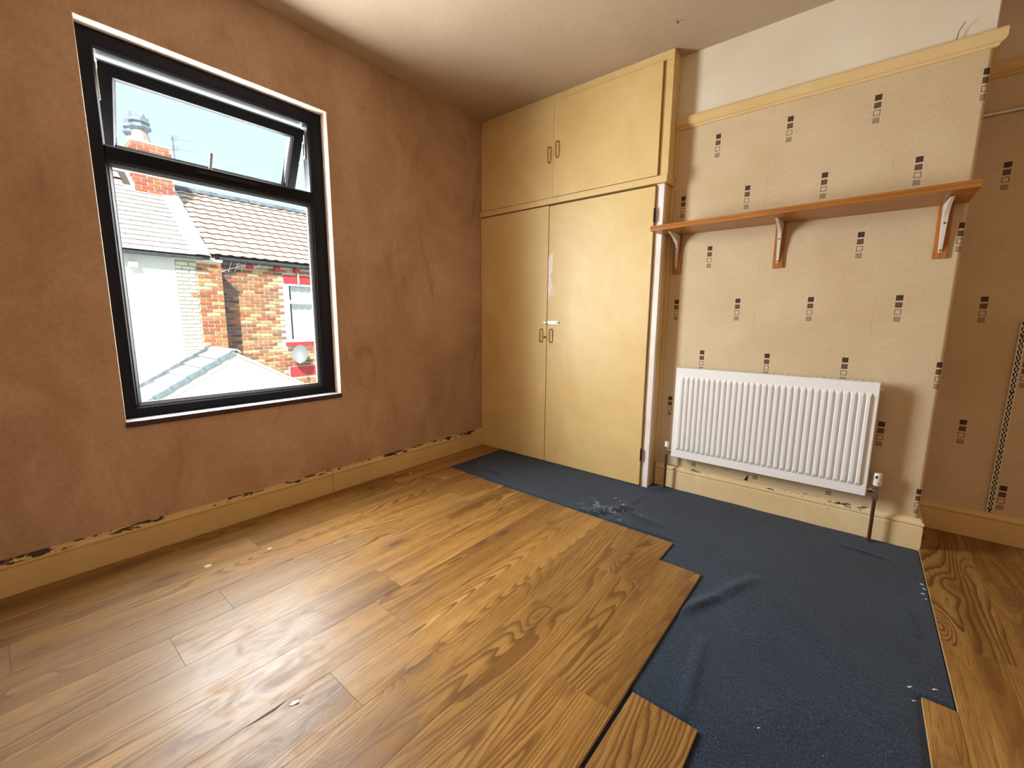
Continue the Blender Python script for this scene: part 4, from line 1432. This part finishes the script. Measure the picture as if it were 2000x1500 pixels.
# satellite dish
sd = thing('satellite_dish', 'grey satellite dish on the brick wall under the neighbour window', 'satellite dish', (XW, 5.36, 0.0))
def dish():
    mb = MB()
    n, rings = 22, 6
    vs, fs = [(0, 0, 0)], []
    for r in range(1, rings + 1):
        q = r / rings
        for k in range(n):
            a = 2 * math.pi * k / n
            vs.append((0.055 * q * q, 0.185 * q * math.cos(a), 0.235 * q * math.sin(a)))
    for k in range(n):
        fs.append((0, 1 + k, 1 + (k + 1) % n))
    for r in range(rings - 1):
        for k in range(n):
            k2 = (k + 1) % n
            fs.append((1 + r * n + k, 1 + r * n + k2, 1 + (r + 1) * n + k2, 1 + (r + 1) * n + k))
    base = len(vs)
    vs2 = [(x - 0.012, y, z) for x, y, z in vs]
    fs2 = [tuple(base + i for i in f) for f in fs]
    rim = [(1 + (rings - 1) * n + k, 1 + (rings - 1) * n + (k + 1) % n, base + 1 + (rings - 1) * n + (k + 1) % n, base + 1 + (rings - 1) * n + k) for k in range(n)]
    mb.add(vs + vs2, fs + fs2 + rim)
    rot = Matrix.Rotation(math.radians(-35), 3, 'Z') @ Matrix.Rotation(math.radians(-18), 3, 'Y')
    mb.xf(lambda p: rot @ p + Vector((XW + 0.20, 5.36, 0.18)))
    return mb
dish().build('reflector', 'dish', sd, smooth=True)
MB().tube([(XW + 0.19, 5.36, 0.16), (XW + 0.08, 5.42, 0.0), (XW - 0.005, 5.42, 0.0)], 0.016, 8).build('wall_arm', 'aerial', sd)
MB().tube([(XW + 0.20, 5.36, -0.04), (XW + 0.44, 5.22, -0.02)], 0.010, 6).build('feed_arm', 'aerial', sd)
MB().tube([(XW + 0.43, 5.225, -0.02), (XW + 0.40, 5.25, 0.05)], [0.028, 0.034], 10).build('receiver', 'plastic', sd)

# ---- left-hand house: white wall, slate roof, chimney
XH = -8.20
hl = thing('rendered_house', 'white rendered house opposite with slate roof and red brick chimney', 'house', (XH, 2.2, GZ))
MB().box(XH - 0.3, XH, -2.0, 2.872, GZ, 2.30).build('rendered_wall', 'render', hl)
wp_ = MB().box(XH - 0.3, XH - 0.008, 2.873, 3.235, GZ, 2.26).build('painted_brick_wall', 'white_mortar', hl)
random.seed(9)
lay_bricks(wp_, XH, 2.880, 3.232, -0.35, 2.22, lambda y, z: 'painted_brick' if random.random() < .93 else 'mixed_brick', (), 300)
wr_ = MB().box(XH - 0.3, XH - 0.008, 3.2351, 3.679, GZ, 2.26).build('red_brick_wall', 'mortar', hl)
lay_bricks(wr_, XH, 3.240, 3.676, -0.35, 2.22, lambda y, z: 'red_brick', (), 300)
MB().box(XH - 0.02, XH + 0.05, 2.86, 3.70, 2.2601, 2.31).build('mortar_cap', 'render', hl, bevel=0.01)
MB().box(XH + 0.0, XH + 0.10, 2.15, 2.29, 2.03, 2.12).build('vent_box', 'white_upvc', hl, bevel=0.006)
EX2, EZ2 = -8.03, 2.325
LEN2 = 3.15
dk2 = roof_deck(EX2, EZ2, LEN2, -2.0, 3.44).build('slate_deck', 'batten_roof', hl)
def slate_mesh(w):
    L_ = 0.30
    mb = MB().box(0, L_, 0.004, w - 0.004, 0.0, 0.007)
    # tilt so the tail rides over the course below
    mb.v = [(x, y, z + 0.030 * (1 - x / L_)) for x, y, z in mb.v]
    mb.xf(lambda p: Vector((-p.x * ca + p.z * sa, p.y, p.x * sa + p.z * ca)))
    return mb.mesh('slate', 'slate')
sl = {w: slate_mesh(w) for w in (0.33, 0.165, 0.24)}
SG = 0.172
random.seed(21)
for r in range(18):
    y_ = 1.22 - (0.165 if r % 2 else 0.0)
    while y_ < 3.20:
        w = 0.33
        xx, zz = roof_pt(EX2, EZ2, r * SG + random.uniform(-.004, .004), 0)
        # keep clear of the chimney stack
        if not (r >= 14 and y_ + w > 2.62 and y_ < 3.42):
            o = link('slate', sl[w], dk2, (xx, y_, zz))
        y_ += w
# cement fillet down the verge, leads at the chimney
fil = MB()
nseg = 22
vs, fs = [], []
random.seed(4)
for i in range(nseg + 1):
    s = LEN2 * i / nseg * 0.93
    jl, jr = random.uniform(-.03, .03), random.uniform(-.02, .02)
    for (yy, hh) in ((3.13 + jl, 0.034), (3.24 + jl * .5, 0.056), (3.42, 0.055 + jr * .3), (3.485 + jr, 0.012)):
        xx, zz = roof_pt(EX2, EZ2, s, hh)
        vs.append((xx, yy, zz))
for i in range(nseg):
    for k in range(3):
        fs.append((4 * i + k, 4 * i + k + 1, 4 * i + 5 + k, 4 * i + 4 + k))
fil.add(vs, fs)
fil.build('cement_fillet', 'cement', hl)
gp = [(-8.035 + 0.06 * math.cos(a), 2.315 + 0.06 * math.sin(a)) for a in [math.pi + math.pi * i / 8 for i in range(9)]]
gp += [(-8.035 + 0.053 * math.cos(a), 2.315 + 0.053 * math.sin(a)) for a in [2 * math.pi - math.pi * i / 8 for i in range(9)]]
MB().prism(gp, 'y', -2.0, 3.30).build('gutter', 'gutter', hl, smooth=True)

# chimney stack
CX0, CX1, CY0, CY1, CZ0, CZ1 = -10.75, -9.80, 2.70, 3.40, 3.30, 4.80
cs = MB().box(CX0 + .008, CX1 - .008, CY0 + .008, CY1 - .008, CZ0, CZ1).build('chimney_stack', 'mortar', hl)
random.seed(31)
lay_bricks(cs, CX1, CY0, CY1, 3.78, CZ1, lambda y, z: 'stack_brick', (), 300)
lay_bricks(cs, 0, CX0, CX1 - 0.03, 3.74, CZ1, lambda y, z: 'stack_brick', (), 300, axis='y', face_y=CY0)
MB().box(CX0 - .01, CX1 + .02, CY0 - .02, CY1 + .02, CZ1 + .0, CZ1 + .03).build('flaunching', 'render_cream', cs, bevel=0.015)
fx_, fz_ = CX1 + 0.012, 3.70
MB().box(CX1 + .001, CX1 + .02, CY0 - .04, CY1 + .05, 3.62, 3.775).build('apron_flashing', 'render', cs, bevel=0.006)
st_ = MB()
for i in range(6):
    xx = CX1 - i * 0.16
    zz = EZ2 + (EX2 - xx) * MT
    st_.box(xx - .16, xx, CY0 - .022, CY0 - .004, zz - .02, zz + .22)
st_.build('step_flashing', 'render', cs)
def pot(cx_, cy_, z0, s=1.0):
    mb = MB()
    n = 8
    prof = [(0.175, 0.0), (0.150, 0.16), (0.135, 0.27)]
    mb.lathe([(r * s, z * s) for r, z in prof], (cx_, cy_, z0), n)
    o = mb.build('chimney_pot', 'pot', cs)
    c2 = MB()
    c2.lathe([(r * s, z * s) for r, z in [(0.150, 0.271), (0.205, 0.31), (0.205, 0.36), (0.155, 0.385), (0.155, 0.40), (0.195, 0.43), (0.175, 0.50)]], (cx_, cy_, z0), n)
    for k in range(n):
        a = 2 * math.pi * (k + .5) / n
        a0_, a1_ = a - .28, a + .28
        R_ = 0.165 * s
        p0 = (cx_ + R_ * math.cos(a0_), cy_ + R_ * math.sin(a0_), z0 + .495 * s)
        p1 = (cx_ + R_ * math.cos(a1_), cy_ + R_ * math.sin(a1_), z0 + .495 * s)
        p2 = (cx_ + R_ * 1.05 * math.cos(a), cy_ + R_ * 1.05 * math.sin(a), z0 + .60 * s)
        q = [(x - .03 * math.cos(a), y - .03 * math.sin(a), z) for x, y, z in (p0, p1, p2)]
        c2.add([p0, p1, p2] + q, [(0, 1, 2), (3, 5, 4), (0, 3, 4, 1), (1, 4, 5, 2), (2, 5, 3, 0)])
    c2.build('pot_crown', 'pot_dark', cs)
pot(-10.02, 2.93, CZ1 + .028, 1.0)
pot(-10.52, 2.93, CZ1 + .028, 1.0)

# tv aerial on the stack
ta = thing('tv_aerial', 'thin television aerial fixed to the side of the red chimney', 'aerial', (-9.76, 3.44, 4.3))
MB().tube([(-9.76, 3.44, 4.25), (-9.76, 3.44, 5.08)], 0.012, 6).build('mast', 'aerial', ta)
for z_, y1_ in ((5.05, 3.80), (4.84, 3.80)):
    b0 = MB().tube([(-9.76, 3.40, z_), (-9.60, y1_, z_ - 0.02)], 0.008, 6).build('boom', 'aerial', ta)
    for k in range(4):
        q = 0.05 + k * 0.08
        yy = 3.40 + (y1_ - 3.40) * q
        xx = -9.76 + 0.16 * q
        MB().tube([(xx, yy, z_ - 0.07), (xx, yy, z_ + 0.05)], 0.004, 5).build('element', 'aerial', b0)

# ---- gabled extension between the houses and us
ob = thing('gabled_extension', 'low white rendered extension with pale tiled gable roof below the houses', 'building', (-7.0, 3.4, GZ))
AY, AZ = 3.395, 0.400
SL = 0.585
EYL, EYR = 1.65, 5.10
MB().prism([(EYL, GZ), (EYR, GZ), (EYR, AZ - SL * (EYR - AY)), (AY, AZ), (EYL, AZ - SL * (AY - EYL))], 'x', -8.19, -7.02).build('gable_wall', 'render', ob)
cl, sl_ = 1 / math.hypot(1, SL), SL / math.hypot(1, SL)
dkl = MB().prism([(AY, AZ + .002), (AY, AZ + .03), (EYL - .1, AZ + .03 - SL * (AY - EYL + .1)), (EYL - .1, AZ + .002 - SL * (AY - EYL + .1))], 'x', -8.19, -7.0).build('roof_slope', 'batten_roof', ob)
dkr = MB().prism([(AY, AZ + .002), (AY, AZ + .03), (EYR + .1, AZ + .03 - SL * (EYR + .1 - AY)), (EYR + .1, AZ + .002 - SL * (EYR + .1 - AY))], 'x', -8.19, -7.0).build('roof_slope', 'tile_edge', ob)
TGA = 0.300
def flat_tile():
    L_ = 0.36
    mb = MB().box(0.0, 0.588, 0.0, L_, 0.0, 0.010)
    mb.v = [(x, y, z + 0.042 * (1 - y / L_)) for x, y, z in mb.v]
    return mb
ftm = flat_tile().xf(lambda p: Vector((p.x, p.y * cl - p.z * sl_, p.y * sl_ + p.z * cl))).mesh('flat_roof_tile', 'tile_edge')
edge_t = MB().box(0.589, 0.612, 0.0, 0.33, -0.055, 0.040)
edge_t.v = [(x, y, z + 0.022 * (1 - y / 0.33)) for x, y, z in edge_t.v]
etm = edge_t.xf(lambda p: Vector((p.x, p.y * cl - p.z * sl_, p.y * sl_ + p.z * cl))).mesh('verge_cap', 'verge', bevel=0.006, segs=1)
for r in range(7):
    s = 0.02 + r * TGA
    yy = AY - s * cl - 0.30 * cl
    zz = AZ + 0.032 - (s + 0.30) * sl_
    for xq in (-8.18, -7.59):
        link('flat_roof_tile', ftm, dkl, (xq, yy, zz))
    link('verge_cap', etm, dkl, (-7.59, yy, zz))
for k in range(4):
    x0 = -8.18 + k * 0.305
    pr = [(AY + 0.11 * math.cos(a), AZ + 0.015 + 0.075 * math.sin(a)) for a in [math.pi * i / 8 for i in range(9)]]
    pr += [(AY + 0.09 * math.cos(a), AZ + 0.010 + 0.055 * math.sin(a)) for a in [math.pi * i / 8 for i in range(8, -1, -1)]]
    mbx = MB().prism([(p, q) for p, q in pr], 'x', x0, x0 + 0.300)
    mbx.build('ridge_tile', 'tile_edge', ob, smooth=True)
# barge strip on the far slope, lead flashing at the wall
MB().prism([(AY + 0.05, AZ + .01), (EYR + .1, AZ - SL * (EYR + .1 - AY) + .04), (EYR + .1, AZ - SL * (EYR + .1 - AY) - .01), (AY + 0.05, AZ - .05)], 'x', -7.019, -6.99).build('barge_strip', 'render_cream', ob)
MB().prism([(AY - 0.10, AZ - .0), (EYL - .1, AZ + .02 - SL * (AY - EYL + .1)), (EYL - .1, AZ + .15 - SL * (AY - EYL + .1)), (AY - 0.05, AZ + .12)], 'x', -8.199, -8.185).build('lead_flashing', 'lead', ob)
MB().prism([(AY - 0.12, AZ - .09), (EYL, AZ - SL * (AY - EYL) - .02), (EYL, AZ - SL * (AY - EYL) - .16), (AY - 0.12, AZ - .20)], 'x', -7.0195, -7.005).build('mortar_undercloak', 'render_cream', ob)
